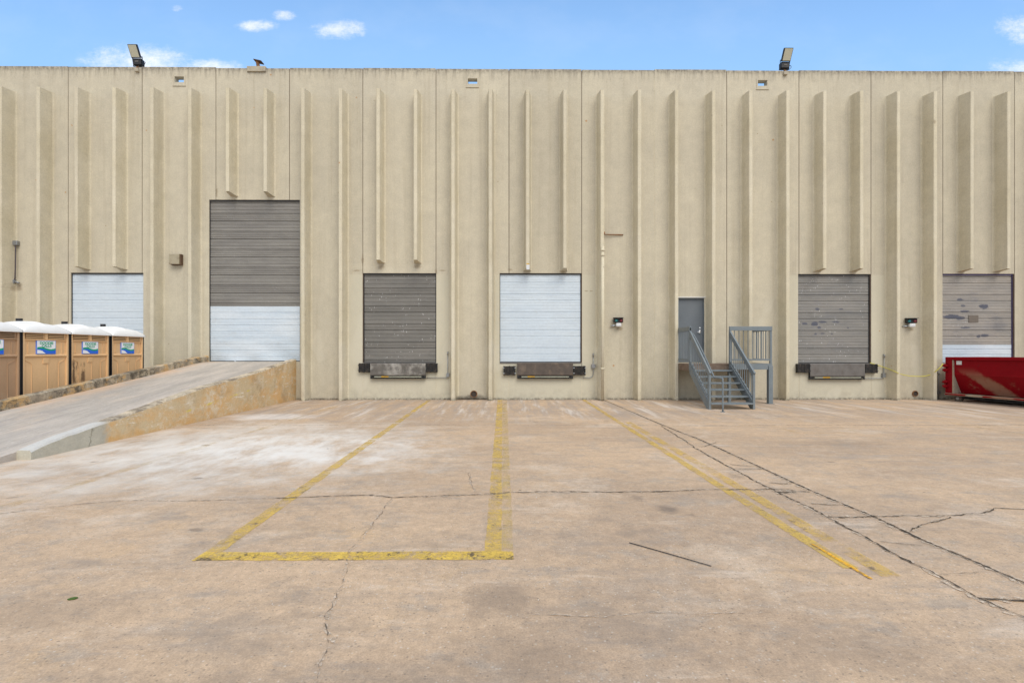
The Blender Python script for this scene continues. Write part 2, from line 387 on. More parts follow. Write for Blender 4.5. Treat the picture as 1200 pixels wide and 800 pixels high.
nz = wm.noise(11, 6, .80, wm.map((1, 1.7, 1), src=uv)); nzf = wm.noise(5, 5, .6, wm.map((1, 1.6, 1), (3, 2, 0), src=uv))
def sky_blob(px, py, rx, ry, k=1.0):
    r = ray(px, py); cx, cy = r.x/r.y, r.z/r.y
    return wm.mul(wm.blob(cx, cy, rx/F, ry/F, .95, src=uv), k)
tot = None
for b in ((165, 72, 110, 34, 1.1), (240, 80, 95, 18, 1.0), (120, 74, 55, 24, .7), (208, 10, 15, 9, .75), (299, 31, 48, 12, .95), (334, 18, 26, 12, .95),
          (402, 36, 52, 20, 1.05), (372, 30, 30, 10, .6), (1200, 36, 62, 32, 1.05), (1205, 80, 80, 20, 1.0), (425, 40, 14, 10, .8), (820, 78, 60, 6, .3)):
    q = sky_blob(*b); tot = q if tot is None else wm.math('MAXIMUM', tot, q)
front = wm.rng(o[1], .12, .3)
d1 = wm.mul(wm.rng(wm.add(wm.mul(tot, .62), wm.mul(wm.math('SUBTRACT', nz, .5), 1.35)), .20, 1.0), front, wm.rng(tot, 0, .12))
# unseen bright cloud, added overhead and behind the camera for soft neutral light
nb = wm.noise(2.6, 8, .62, wm.map((1, 1, 1.8)))
rest = wm.mul(wm.rng(nb, .34, .56), wm.rng(o[1], .25, -.2))
veil = wm.mul(wm.rng(nzf, .42, .75), .05)
haze = wm.rng(v, .80, .54, .42, .90)
dens = wm.math('MINIMUM', wm.add(wm.add(d1, rest), veil), 1.0)
skyc = wm.mix(1.0, sky.outputs[0], (.95, 1.15, 1.3), 'MULTIPLY')
skyc = wm.mix(haze, skyc, (1.72, 3.08, 5.1))
cl = wm.mix(wm.mul(dens, .9), skyc, (5.9, 5.75, 5.6))
wl.new(cl, bg.inputs['Color'])  # sky with broken cloud

# ------------------------------------------------------------------ ground
bm = BM(); s = 250
vs = [bm.verts.new(p) for p in ((-s, -s, 0), (s, -s, 0), (s, s, 0), (-s, s, 0))]; bm.faces.new(vs)
tag(obj('ground', bm, M_ground), kind='structure')

def ribbon(bm, pts, w, z, jit=.35, step=.035, wob=.012, mi=0):
    """ragged crack ribbon on the ground through world points"""
    P = [Vector((p.x, p.y, 0)) for p in pts]; out = []
    for a, b in zip(P, P[1:]):
        n = max(1, int((b-a).length/step))
        for k in range(n): out.append(a.lerp(b, k/n))
    out.append(P[-1]); off = 0; L = []
    for i, p in enumerate(out):
        d = (out[min(i+1, len(out)-1)]-out[max(i-1, 0)]).normalized(); nrm = Vector((-d.y, d.x, 0))
        off = off*.8+random.uniform(-wob, wob)
        ww = w*(1+random.uniform(-jit, jit))/2
        if i in (0, len(out)-1): ww *= .15
        c = p+nrm*off
        L.append((bm.verts.new((c.x+nrm.x*ww, c.y+nrm.y*ww, z)), bm.verts.new((c.x-nrm.x*ww, c.y-nrm.y*ww, z))))
    for a, b in zip(L, L[1:]):
        f = bm.faces.new((a[0], a[1], b[1], b[0])); f.material_index = mi
CW = .70
def crack(pts_px, w, fine=False, edge=True, name='pavement_crack', wob=.012):
    pts = [G(*p) for p in pts_px]; w *= CW
    bm = BM(); ribbon(bm, pts, w, .008, .75, wob=wob, mi=0)
    st = random.getstate()
    if edge: ribbon(bm, pts, w*3.4, .006, .7, wob=wob, mi=1)
    tag(obj(name, bm, [M_crack2 if fine else M_crack, M_crackedge]), kind='structure')
crack([(708, 469), (725, 476), (775, 497.5), (820, 515), (880, 542.5), (950, 575), (1022.5, 605), (1080, 632.5), (1140, 657.5), (1200, 683.5), (1290, 725)], .031, name='pavement_joint', wob=.002)
crack([(775, 499), (800, 515), (820, 527.5), (850, 545), (905, 574), (940, 591), (970, 606), (1025, 635), (1070, 660), (1100, 676), (1145, 700), (1200, 725), (1270, 760)], .021)
crack([(-60, 612), (0, 602), (50, 595), (150, 586), (225, 587), (325, 584), (435, 580), (460, 583), (550, 580), (600, 577)], .012, True)
crack([(325, 584), (435, 580), (460, 583), (550, 580), (600, 577)], .012)
crack([(600, 577), (680, 576.5), (750, 576), (840, 574), (905, 574), (950, 577)], .020)
crack([(460, 583), (440, 610), (422, 635), (410, 648), (406, 660), (402, 685)], .007, True)
crack([(402, 685), (382, 720), (387, 755), (372, 780), (369, 800), (362, 830)], .008, True)
crack([(549, 553), (557, 577)], .010, True)
crack([(1022, 605), (1100, 605), (1150, 602), (1165, 596), (1200, 596), (1260, 597)], .016)
crack([(1065, 624), (1080, 615), (1115, 606)], .014)
crack([(970, 606), (1022, 605)], .024)
for a, b, w in (((855, 544), (890, 547), .02), ((900, 566), (928, 567), .035), ((860, 549), (895, 550), .016), ((905, 576), (935, 577), .055),
                ((1030, 634), (1080, 639), .012), ((1145, 701), (1202, 702), .05), ((1100, 674), (1155, 671), .006), ((950, 590), (985, 591), .02), ((820, 524), (840, 518), .02)):
    m_ = ((a[0]+b[0])/2, (a[1]+b[1])/2+.5); crack([a, m_, b], w*.62)
crack([(215, 498), (340, 498.5), (450, 497.5), (600, 498.5), (700, 498), (820, 499)], .012, True, name='pavement_joint', wob=.003)
crack([(820, 499), (950, 498), (1080, 498.5), (1230, 498)], .02, True, name='pavement_joint', wob=.004)
crack([(620, 721), (700, 722), (760, 719), (830, 722), (900, 716)], .004, True)
crack([(760, 480), (860, 487), (960, 489), (1080, 496)], .012, True)
crack([(880, 785), (900, 800)], .004, True)

def stripe(name, x0a, x1a, da, x0b, x1b, db, mat, z=.004, ragged=.006):
    """painted line between two cuts at depth d in front of the camera"""
    bm = BM(); n = max(2, int(abs(da-db)/.12)); L = []
    for i in range(n+1):
        t = i/n; y = -D+da+(db-da)*t
        L.append((bm.verts.new((x0a+(x0b-x0a)*t+random.uniform(-ragged, ragged), y, z)), bm.verts.new((x1a+(x1b-x1a)*t+random.uniform(-ragged, ragged), y, z))))
    for a, b in zip(L, L[1:]): bm.faces.new((a[0], a[1], b[1], b[0]))
    tag(obj(name, bm, mat), kind='structure')
stripe('painted_line', -2.66, -2.53, 16.0, -2.42, -2.28, 3.88, M_yel)
stripe('painted_line', -.34, -.18, 16.1, -.185, -.05, 3.88, M_yel)
stripe('painted_line', -.175, -.03, 16.0, -.045, .045, 3.88, M_yel_worn)
stripe('painted_line', 2.46, 2.58, 16.1, 2.47, 2.585, 4.3, M_yel)
stripe('painted_line', 2.47, 2.585, 4.3, 2.48, 2.60, 3.55, M_yel)
stripe('painted_line', 2.515, 2.54, 4.0, 2.54, 2.575, 3.38, M_yel_orange, z=.007)
stripe('painted_line', 2.66, 2.80, 11.0, 2.66, 2.80, 3.42, M_yel_second)
stripe('painted_line', -5.10, -4.98, 15.2, -5.28, -5.14, 3.9, M_yel_ghost)
stripe('painted_line', 5.66, 5.76, 10.4, 5.66, 5.76, 9.4, M_yel_ghost)
stripe('painted_line', 6.95, 7.05, 10.3, 6.95, 7.05, 9.3, M_yel_ghost)
stripe('painted_line', 5.76, 6.95, 9.5, 5.76, 6.95, 9.42, M_yel_ghost)
stripe('painted_line', 9.9, 10.05, 10.9, 9.9, 10.05, 7.0, M_yel_ghost)
stripe('painted_line', 9.5, 9.65, 15.9, 9.75, 9.9, 12.6, M_yel_ghost)
stripe('painted_line', 12.5, 12.65, 15.2, 12.5, 12.65, 12.5, M_yel_ghost)
bm = BM(); L = []
for i in range(30):
    x = -2.42+i*(2.42+.045)/29
    L.append((bm.verts.new((x, -D+3.88+random.uniform(-.006, .006), .004)), bm.verts.new((x, -D+3.725+random.uniform(-.006, .006), .004))))
for a, b in zip(L, L[1:]): bm.faces.new((a[0], a[1], b[1], b[0]))
tag(obj('painted_line', bm, M_yel_fresh), kind='structure')

# ------------------------------------------------------------------ warehouse
wh = empty('warehouse', (0, 0, 0))
tag(wh, 'long beige concrete warehouse with ribbed wall panels and a row of loading dock doors', 'warehouse')
OPEN = {}
def opening(key, xa, ya, xb, yb, z0=None):
    x0, z1 = W(xa, ya); x1, zb = W(xb, yb)
    OPEN[key] = (x0, x1, z0 if z0 is not None else zb, z1)
opening('d1', 83, 319.5, 168, 425, 1.22)
opening('big', 245, 234, 351.5, 423.5)
opening('d2', 426, 320, 511, 425)
opening('d3', 585.5, 320, 681, 424.5)
opening('entry', 794.5, 349, 826, 424.5)
opening('d4', 935.3, 321, 1019.5, 425.5)
opening('d5', 1104.5, 320.7, 1187.5, 425, 1.22)
opening('s1', 204.7, 90, 215.7, 96.8)
opening('s2', 548.3, 92.3, 559.3, 98.6)
opening('s3', 888, 94.2, 899, 101)
def slab(bm, x0, x1, y0, y1, z0, z1, ops, mi=0):
    xs, zs = {x0, x1}, {z0, z1}; O = []
    for a, b, c, d in ops:
        if b <= x0+.001 or a >= x1-.001: continue
        if abs(a-x0) < .05: a = x0
        if abs(b-x1) < .05: b = x1
        a, b = max(a, x0), min(b, x1)
        if b-a < .005: continue
        O.append((a, b, c, d)); xs |= {a, b}; zs |= {c, d}
    xs, zs = sorted(xs), sorted(zs); V = {}
    def vt(i, j, k):
        if (i, j, k) not in V: V[(i, j, k)] = bm.verts.new((xs[i], (y0, y1)[k], zs[j]))
        return V[(i, j, k)]
    def solid(i, j):
        if i < 0 or j < 0 or i >= len(xs)-1 or j >= len(zs)-1: return False
        cx, cz = (xs[i]+xs[i+1])/2, (zs[j]+zs[j+1])/2
        return not any(a < cx < b and c < cz < d for a, b, c, d in O)
    for i in range(len(xs)-1):
        for j in range(len(zs)-1):
            if not solid(i, j): continue
            bm.faces.new((vt(i, j, 0), vt(i+1, j, 0), vt(i+1, j+1, 0), vt(i, j+1, 0)))
            bm.faces.new((vt(i, j, 1), vt(i, j+1, 1), vt(i+1, j+1, 1), vt(i+1, j, 1)))
            if not solid(i-1, j): bm.faces.new((vt(i, j, 0), vt(i, j+1, 0), vt(i, j+1, 1), vt(i, j, 1)))
            if not solid(i+1, j): bm.faces.new((vt(i+1, j, 0), vt(i+1, j, 1), vt(i+1, j+1, 1), vt(i+1, j+1, 0)))
            if not solid(i, j-1): bm.faces.new((vt(i, j, 0), vt(i, j, 1), vt(i+1, j, 1), vt(i+1, j, 0)))
            if not solid(i, j+1): bm.faces.new((vt(i, j+1, 0), vt(i+1, j+1, 0), vt(i+1, j+1, 1), vt(i, j+1, 1)))
ops = list(OPEN.values())
GAP = .021
def islands(bm):
    bm.verts.index_update(); seen = set(); out = []
    for v0 in bm.verts:
        if v0.index in seen: continue
        st_ = [v0]; seen.add(v0.index); comp = []
        while st_:
            v_ = st_.pop(); comp.append(v_.index)
            for e in v_.link_edges:
                w_ = e.other_vert(v_)
                if w_.index not in seen: seen.add(w_.index); st_.append(w_)
        out.append(set(comp))
    res = []
    for c_ in out:
        b2 = bm.copy(); b2.verts.ensure_lookup_table()
        bmesh.ops.delete(b2, geom=[v_ for v_ in b2.verts[:] if v_.index not in c_], context='VERTS'); res.append(b2)
    bm.free(); return sorted(res, key=lambda b: -max(v_.co.z for v_ in b.verts))
SHORT = {-6: 316.5, -4: 231, -2: 308.5, 0: 317.5, 4: 317.5, 6: 317.5}
def rib(cx, z0, z1, short):
    bm = BM(); p = .41; b, t, c = .115, .052, .012
    h_ = [(.150, 0), (.128, -.012), (.112, -.035), (.103, -.07), (t+c*.4, -p+c), (t-c, -p)]
    prof = [(-x_, y_) for x_, y_ in h_]+h_[::-1]
    zs = [z0+(z1-z0)*i/18 for i in range(19)] if z1-z0 > 6 else [z0+(z1-z0)*i/10 for i in range(11)]
    ring = []
    for i, z in enumerate(zs):
        rr = []
        for x, y in prof:
            zz = z
            if i == len(zs)-1: zz = z-.03*(1 if y < -.3 else 0)+random.uniform(-.008, .008)
            if i == 0 and short: zz = z+.035*(1 if y < -.3 else 0)
            j = .002
            rr.append(bm.verts.new((cx+x+random.uniform(-j, j), y+random.uniform(-j, j)*(y < 0), zz)))
        ring.append(rr)
    for a, c_ in zip(ring, ring[1:]):
        for k in range(11):
            bm.faces.new((a[k], a[k+1], c_[k+1], c_[k]))
    bm.faces.new(ring[0]); bm.faces.new(ring[-1][::-1])
    return bm
for k in range(-9, 10):
    xa = X0+PITCH*k+GAP/2; xb = X0+PITCH*(k+1)-GAP/2
    dz = random.uniform(-.015, .02)
    bm = BM(); slab(bm, xa, xb, 0, .2, 0, WH+dz, ops)
    bl = islands(bm); wp = obj('wall_panel', bl[0], M_wall, wh)
    for b2 in bl[1:]: obj('dock_wall', b2, M_wall, wh)
    sz = W(600, SHORT[k])[1] if k in SHORT else None
    for q in (.25, .75):
        cx = X0+PITCH*(k+q)
        obj('rib', rib(cx, sz if sz else .0, 10.19+random.uniform(-.01, .01), bool(sz)), M_rib, wp)
for k in range(-9, 11):
    x = X0+PITCH*k
    faint = k in (2,)
    bm = BM(); slab(bm, x-GAP/2, x+GAP/2, .005 if faint else .016, .1, 1.0, WH-.03, ops)
    for b2 in islands(bm): obj('joint_sealant', b2, M_rib if faint else M_sealant, wh)
    bm = BM(); slab(bm, x-GAP/2, x+GAP/2, .006, .1, 0, .995, ops)
    obj('joint_sealant', bm, M_rib, wh)
xl, xr = X0-9*PITCH, X0+10*PITCH
bm = BM(); box(bm, xl+.25, xr-.25, .205, 44.7, 9.5, 9.7)
obj('roof', bm, M_roof, wh)
for a in ((xl, xl+.2, .205, 45), (xr-.2, xr, .205, 45), (xl+.205, xr-.205, 44.8, 45)):
    bm = BM(); box(bm, *a, 0, 11.0); obj('side_wall', bm, M_wall, wh)

# scupper surrounds
for s_ in ('s1', 's2', 's3'):
    x0, x1, z0, z1 = OPEN[s_]; bm = BM()
    e = .04
    box(bm, x0-e, x0, -.012, .0, z0-.10, z1+.05); box(bm, x1, x1+e, -.012, .0, z0-.10, z1+.05)
    box(bm, x0, x1, -.012, .0, z1, z1+.05); box(bm, x0, x1, -.012, .0, z0-.10, z0)
    box(bm, x0-e-.02, x1+e+.02, -.022, -.0, z0-.125, z0-.10)
    obj('scupper_frame', bm, M_wall, wh)

# sectional doors -----------------------------------------------------------
def sectional(x0, x1, z0, z1, y, sec, fr, top_off=0.0, gd=1.0):
    """one corrugated door skin: grooves at every section joint and at a fraction of each section"""
    bm = BM(); prof = [(z1, 0)]; z = z1-top_off
    gr = []
    while z > z0+.03:
        gr.append((z, .034, .026)); 
        if z-sec*fr > z0+.03: gr.append((z-sec*fr, .030, .022))
        for q in (fr*.33, fr*.66, fr+(1-fr)*.25, fr+(1-fr)*.5, fr+(1-fr)*.75):
            if z-sec*q > z0+.03: gr.append((z-sec*q, .026, .009 if gd > .9 else .006))
        z -= sec
    gr.sort(reverse=True)
    for g, w, dp in gr:
        if g+w/2 >= prof[-1][0]: continue
        prof += [(g+w/2, 0), (g+w*.15, dp*gd), (g-w*.15, dp*gd), (g-w/2, .0)]
    prof.append((z0, 0))
    n = 14; rows = []
    for zz, dp in prof:
        rows.append([bm.verts.new((x0+(x1-x0)*i/n, y+dp+.0035*math.sin(i*1.9+zz*1.3), zz)) for i in range(n+1)])
    for a, b in zip(rows, rows[1:]):
        for i in range(n): bm.faces.new((a[i], a[i+1], b[i+1], b[i]))
    # thickness behind
    b0 = [bm.verts.new(p) for p in ((x0, y+.06, z1), (x1, y+.06, z1), (x1, y+.06, z0), (x0, y+.06, z0))]; bm.faces.new(b0)
    return bm
DOORS = [('d1', M_dwhite, 'white dock door half hidden by the portable toilets', .60, .34),
         ('big', M_dbig, 'tall grey brown drive-in door with white bottom panels at the head of the ramp', .600, .57),
         ('d2', M_dgrey, 'dark grey dock door speckled with white between the ramp and the white door', .60, .66),
         ('d3', M_dwhite, 'clean white dock door in the middle of the wall', .60, .34),
         ('d4', M_dgrey2, 'weathered grey dock door right of the metal stairs', .60, .34),
         ('d5', M_dtan, 'peeling tan grey dock door behind the red container', .60, .34)]
for key, mat, lab, sec, fr in DOORS:
    x0, x1, z0, z1 = OPEN[key]; yd = .052
    low = {'big': 1.286+1.83, 'd5': W(1140, 403.8)[1]}.get(key)
    dd = obj('overhead_door', sectional(x0, x1, low if low else z0, z1, yd, sec, fr, .10, .5 if key in ('d1', 'd3') else 1.0), mat, wh)
    tag(dd, lab)
    if low:
        lo = obj('lower_panel', sectional(x0, x1, z0, low-.002, yd-.004, .42 if key == 'big' else .36, .5, (.21 if key == 'big' else .15), .55), M_dwhite2, dd)
        if key == 'big':     # kicked-in bottom edge
            for v_ in lo.data.vertices:
                if v_.co.y < .15:
                    t = (v_.co.x-x0)/(x1-x0); h = max(0, 1-(v_.co.z-z0)/.7)
                    v_.co.y += h*(.05*math.exp(-((t-.08)/.1)**2)+.06*math.exp(-((t-.85)/.16)**2)+.02*math.sin(t*14+v_.co.z*6))
        lo['label'] = 'clean white bottom panels of the door'
    bm = BM(); w_ = .018
    box(bm, x0, x0+w_, .03, .05, z0, z1); box(bm, x1-w_, x1, .03, .05, z0, z1); box(bm, x0+w_, x1-w_, .02, .05, z1-.045, z1)
    box(bm, x0+w_, x1-w_, .035, .045, z0, z0+.025)
    obj('door_seal', bm, M_seal_purple if key == 'd5' else M_seal, dd)
    if key == 'd5':
        wa, zb = W(1136.7, 377.5); wb, zt = W(1148, 369)
        bm = BM(); box(bm, wa, wb, yd-.014, yd-.003, zb, zt, .003)
        obj('window_pane', bm, plain('grimy_brown_pane', (.14, .115, .09), .35), dd)
    # steel threshold angle
    if key in ('d2', 'd3', 'd4'):
        bm = BM(); box(bm, x0, x1, -.006, .10, z0-.05, z0, .004); obj('threshold_angle', bm, M_greysteel, dd)

# entry door
x0, x1, z0, z1 = OPEN['entry']
bm = BM(); box(bm, x0+.035, x1-.035, .07, .115, z0+.01, z1-.035, .004)
ed = obj('entry_door', bm, M_doorblue, wh); ed['label'] = 'slate blue personnel door at the top of the metal stairs'
bm = BM(); box(bm, x0, x0+.035, .02, .14, z0, z1, .003); box(bm, x1-.035, x1, .02, .14, z0, z1, .003); box(bm, x0+.035, x1-.035, .02, .14, z1-.035, z1, .003)
obj('door_frame', bm, M_steelblue, ed)
bm = BM(); box(bm, x0-.03, x1+.06, -.035, .0, z1+.003, z1+.03, .004); obj('drip_cap', bm, M_white, ed)
hx, hz = W(820.8, 388.8); bm = BM()
box(bm, hx-.03, hx+.03, .05, .07, hz-.05, hz+.06, .008); tube(bm, [(hx+.01, .055, hz), (hx+.01, .0, hz), (hx-.01, -.01, hz), (hx-.11, -.01, hz)], .016)
obj('handle', bm, M_chrome, ed)
bm = BM(); tube(bm, [(hx, .07, hz+.14), (hx, .045, hz+.14)], .025, 12); obj('lock_cylinder', bm, M_chrome, ed)

# drain pipes through the wall foot
for (a, b), r in (((555.3, 461.5), .10), ((1072, 461), .08)):
    x, z = W(a, b); bm = BM()
    n = 20; R1 = []; R2 = []; R3 = []
    for i in range(n):
        t = 2*math.pi*i/n
        R1.append(bm.verts.new((x+(r+.02)*math.cos(t), -.03, z+(r+.02)*math.sin(t)))); R2.append(bm.verts.new((x+r*math.cos(t), -.03, z+r*math.sin(t))))
        R3.append(bm.verts.new((x+r*.9*math.cos(t), -.003, z+r*.9*math.sin(t))))
    R0 = [bm.verts.new((v.co.x, -.002, v.co.z)) for v in R1]
    for i in range(n):
        j = (i+1) % n
        for A, B, mi in ((R0, R1, 0), (R1, R2, 0), (R2, R3, 1)):
            f = bm.faces.new((A[i], A[j], B[j], B[i])); f.material_index = mi
    f = bm.faces.new(R3); f.material_index = 1
    obj('drain_pipe', bm, [M_rust, M_darkhole], wh)
# dark litter and grit gathered at the wall foot
bm = BM()
for i in range(900):
    if random.random() < .4: x = random.gauss(-1.3, .45)
    elif random.random() < .25: x = random.gauss(-6.2, .25)
    else: x = random.uniform(-7, 15)
    if 4.6 < x < 5: continue
    y = -abs(random.gauss(0, .035))-.006; s_ = random.uniform(.006, .022)
    v_ = [bm.verts.new((x+random.uniform(-s_, s_), y+random.uniform(-s_, s_)*.8, random.uniform(.008, .03))) for _ in range(4)]
    bm.faces.new(v_)
tag(obj('leaf_litter', bm, M_litter), 'dark dry leaf litter along the foot of the beige wall', 'leaf litter', kind='stuff')

# ------------------------------------------------------------------ dock levelers, bumpers, conduits, signal lights
def leveler(xa, ya, xb, yb, yb2, mat, label, yel=.3):
    x0, z1 = W(xa, ya); x1, zb = W(xb, yb); _, z0 = W(xb, yb2)
    o_ = empty('dock_leveler', ((x0+x1)/2, 0, z0)); tag(o_, label, 'dock leveler', 'folding dock levelers under the doors')
    w = (x1-x0)/2; H = z1-z0; Hb = z1-zb
    bm = BM(); prism(bm, [(-.118, H-.02), (-.125, H-Hb+.03), (-.112, H-Hb), (-.095, H-Hb+.005), (-.100, H-.02), (-.09, H), (-.105, H)], 'x', -w, w)
    obj('lip_plate', bm, mat, o_)
    bm = BM(); box(bm, -w+.01, w-.01, -.088, -.001, 0.025, H-.005, .004); obj('back_frame', bm, M_blacksteel, o_)
    bm = BM(); box(bm, -w, -w+.06, -.115, -.089, 0, H-Hb-.004, .004); box(bm, w-.06, w, -.115, -.089, 0, H-Hb-.004, .004); box(bm, -w, w, -.118, -.003, -.022, -.001, .003)
    obj('lip_keeper', bm, M_blacksteel, o_)
    bm = BM(); beam(bm, (-w+.14, -.125, .042), (w-.14, -.125, .042), .02, .03, bev=.004); obj('support_bar', bm, M_bar_pale, o_)
    bm = BM(); beam(bm, (-w+.14+2*w*yel*.5, -.128, .045), (-w+.14+2*w*yel*.5+.24, -.128, .045), .022, .03, bev=.004); obj('bar_grip', bm, M_bar_yellow, o_)
leveler(435, 425.6, 499.5, 439.6, 442.6, M_scraped, 'brown grey lip plate with scraped white edge under the speckled dark grey door', .25)
leveler(606, 425, 671, 439.6, 442.6, M_ruststeel, 'rusty dark brown lip plate under the clean white middle door', .22)
leveler(947, 426, 1010.6, 440.8, 443.5, M_greysteel, 'pale grey lip plate under the weathered door right of the stairs', .3)
def bumper(xa, ya, xb, yb, label, bolts=False):
    x0, z1 = W(xa, ya); x1, z0 = W(xb, yb)
    o_ = empty('dock_bumper', ((x0+x1)/2, 0, z0)); tag(o_, label, 'dock bumper', 'black rubber bumpers beside the levelers')
    w = (x1-x0)/2; H = z1-z0; bm = BM(); n = 7
    a = -w+.03
    for i in range(n):
        q0 = a+(2*w-.06)*i/n; q1 = a+(2*w-.06)*(i+1)/n-.004
        j = random.uniform(-.008, .008)
        box(bm, q0, q1, -.115+j, -.012, .01+random.uniform(-.006, .006), H-.01+random.uniform(-.006, .006), .005)
    obj('rubber_block', bm, M_rubber, o_)
    for s_ in (-1, 1):
        bm = BM(); xx = s_*(w-.014)
        box(bm, xx-.012, xx+.012, -.13, -.0015, .005, H-.005, .003); obj('end_plate', bm, M_blacksteel, o_)
        for zz in (.07, H-.07):
            bm = BM(); tube(bm, [(xx-s_*.02, -.122, zz), (xx+s_*.03, -.122, zz)], .016, 6); obj('bolt', bm, M_boltzinc if bolts else M_blacksteel, o_)
bumper(421.5, 425.3, 433.8, 436.2, 'black rubber bumper left of the lip plate under the speckled dark grey door')
bumper(500, 425.3, 513, 436.2, 'black rubber bumper right of the lip plate under the speckled dark grey door')
bumper(590, 428.4, 604, 439.6, 'black bumper with shiny bolts left of the lip plate under the white middle door', True)
bumper(671.6, 428.4, 685.6, 439.6, 'black bumper with shiny bolts right of the lip plate under the white middle door', True)
bumper(932.2, 425.8, 946.6, 436.7, 'black rubber bumper left of the pale lip plate near the stairs')
bumper(1011.2, 426.2, 1025.3, 437, 'black rubber bumper right of the pale lip plate, by the yellow hose')

def conduit(pts_px, bx, label, r=.013):
    P = [W(*p) for p in pts_px]; base = Vector((P[0][0], 0, P[-1][1]))
    o_ = empty('wall_conduit', base); tag(o_, label, 'conduit', 'electrical conduits beside the dock doors')
    pts = [(x-base.x, -.045, z-base.z) for x, z in P]
    bm = BM(); tube(bm, pts, r, 8); obj('pipe', bm, M_conduit, o_)
    bm = BM(); x0, z1 = W(bx[0], bx[1]); x1, z0 = W(bx[2], bx[3])
    box(bm, x0-base.x, x1-base.x, -.085, -.0015, z0-base.z, z1-base.z, .008); obj('junction_box', bm, M_conduit, o_)
    bm = BM(); x, z = P[0]; tube(bm, [(x-base.x, -.06, z-base.z-.04), (x-base.x, -.055, z-base.z+.02), (x-base.x, -.002, z-base.z+.05)], .022, 8); obj('weatherhead', bm, M_conduit, o_)
conduit([(525, 414), (525, 436), (525, 440), (523.5, 442.3), (500, 442.5)], (523.4, 437, 526.8, 441.5), 'thin grey conduit with low elbow box right of the speckled dark grey door')
conduit([(695, 416), (695, 438), (694, 441), (691, 442.5), (683, 442.5)], (692.8, 426.5, 697.4, 431.3), 'thin grey conduit with square box at mid height right of the white middle door')
conduit([(1035, 417), (1034.5, 438), (1034, 441.5), (1032, 443), (1011, 443.3)], (1032.6, 437, 1036, 442), 'thin grey conduit with low elbow box right of the weathered grey door')
conduit([(1098.6, 437.5), (1098.6, 452), (1098.6, 468)], (1097.4, 458, 1100, 461), 'short pale pipe near the ground beside the red container')
# cable link high on the far left
x, z = W(20.8, 285.3); x2, z2 = W(18.6, 330)
o_ = empty('cable_link', (x, 0, z2)); tag(o_, 'dark cable hanging between two small grey boxes at the far left of the wall', 'cable')
bm = BM(); tube(bm, smooth_path([(0, -.07, z-z2-.05), (.005, -.08, (z-z2)*.6), (-.005, -.08, .25), (x2-x+.02, -.06, .04)]), .017, 8); obj('cable', bm, plain('dark_cable', (.08, .065, .075), .7), o_)
bm = BM(); box(bm, -.08, .08, -.11, -.0015, z-z2-.075, z-z2+.075, .02); obj('junction_box', bm, M_conduit, o_)
bm = BM(); box(bm, x2-x-.10, x2-x+.03, -.1, -.0015, -.07, .07, .02); tube(bm, [(x2-x+.02, -.06, 0), (x2-x+.1, -.07, -.03), (x2-x+.18, -.07, -.05)], .028, 10); obj('socket', bm, M_conduit, o_)

def signal(px, py, label, tilt=0):
    x, z = W(px, py); o_ = empty('signal_light', (x, -.02, z), tilt); tag(o_, label, 'signal light', 'red and green dock signal lights')
    bm = BM(); box(bm, -.15, .16, -.13, -.02, .0, .155, .012); prism(bm, [(-.22, .15), (-.22, .162), (-.02, .178), (-.02, .156)], 'x', -.155, .165); obj('housing', bm, M_black, o_)
    for xx, c, e, nm in ((-.07, (.01, .16, .17), (.0, .10, .12), 'green_lens'), (.09, (.16, .008, .014), (.22, 0, .01), 'red_lens')):
        bm = BM(); tube(bm, [(xx, -.131, .07), (xx, -.143, .07), (xx, -.15, .07)], [.05, .048, .02], 16); obj(nm, bm, plain(nm+'_glass', c, .2, var=.05, spec=.6), o_)
    bm = BM(); box(bm, -.08, .1, -.16, -.03, -.135, -.012, .035); obj('lamp_shade', bm, M_white, o_)
    bm = BM(); tube(bm, [(-.24, -.04, -.11), (-.16, -.05, -.1), (-.06, -.06, -.08)], [.022, .026, .026], 10); tube(bm, [(0, .019, .05), (0, -.03, .05)], .03, 10); obj('bracket', bm, M_boltzinc, o_)
signal(723.5, 378.2, 'small red and green signal lamp right of the white middle door', 0)
signal(1065.5, 378.8, 'small red and green signal lamp between the weathered grey door and the red container', R(-14))

# junction box left of the tall door
x0, z1 = W(202, 298.5); x1, z0 = W(214.8, 311)
o_ = empty('utility_box', ((x0+x1)/2, 0, z0)); tag(o_, 'square beige metal box on the wall left of the tall ramp door', 'utility box')
w = (x1-x0)/2; bm = BM(); box(bm, -w, w*.85, -.17, -.12, .015, z1-z0-.01, .01); obj('cover', bm, M_boxbeige, o_)
bm = BM(); box(bm, -w*.9, w, -.12, -.0015, 0, z1-z0, .006); obj('housing', bm, M_boxbrown, o_)

# rusty rod on rib
xa, za = W(706.5, 275.3); xb, zb = W(730, 275.6)
bm = BM(); tube(bm, [(0, -.2, .02), (.05, -.06, 0), (xb-xa, -.03, 0)], .018, 6); box(bm, -.01, .03, -.24, -.002, -.02, .05, .004)
tag(obj('rusty_bracket', bm, M_rust, org=None), 'thin rusty horizontal bracket high on the wall right of the white middle door', 'bracket').location = (xa, 0, za)
# pipe strap collars on the rib right of door 3 are patched bands: part of the rib paint
x, z = W(618.7, 312.2, -.41)
bm = BM(); box(bm, -.05, .05, -.004, 0, -.1, .06, .001, 0); box(bm, -.05, .05, -.004, 0, .061, .1, .001, 1)
tag(obj('sticker', bm, [M_white, M_bar_yellow]), 'small white and yellow sticker on the rib end above the white middle door', 'sticker').location = (x, -.412, z)

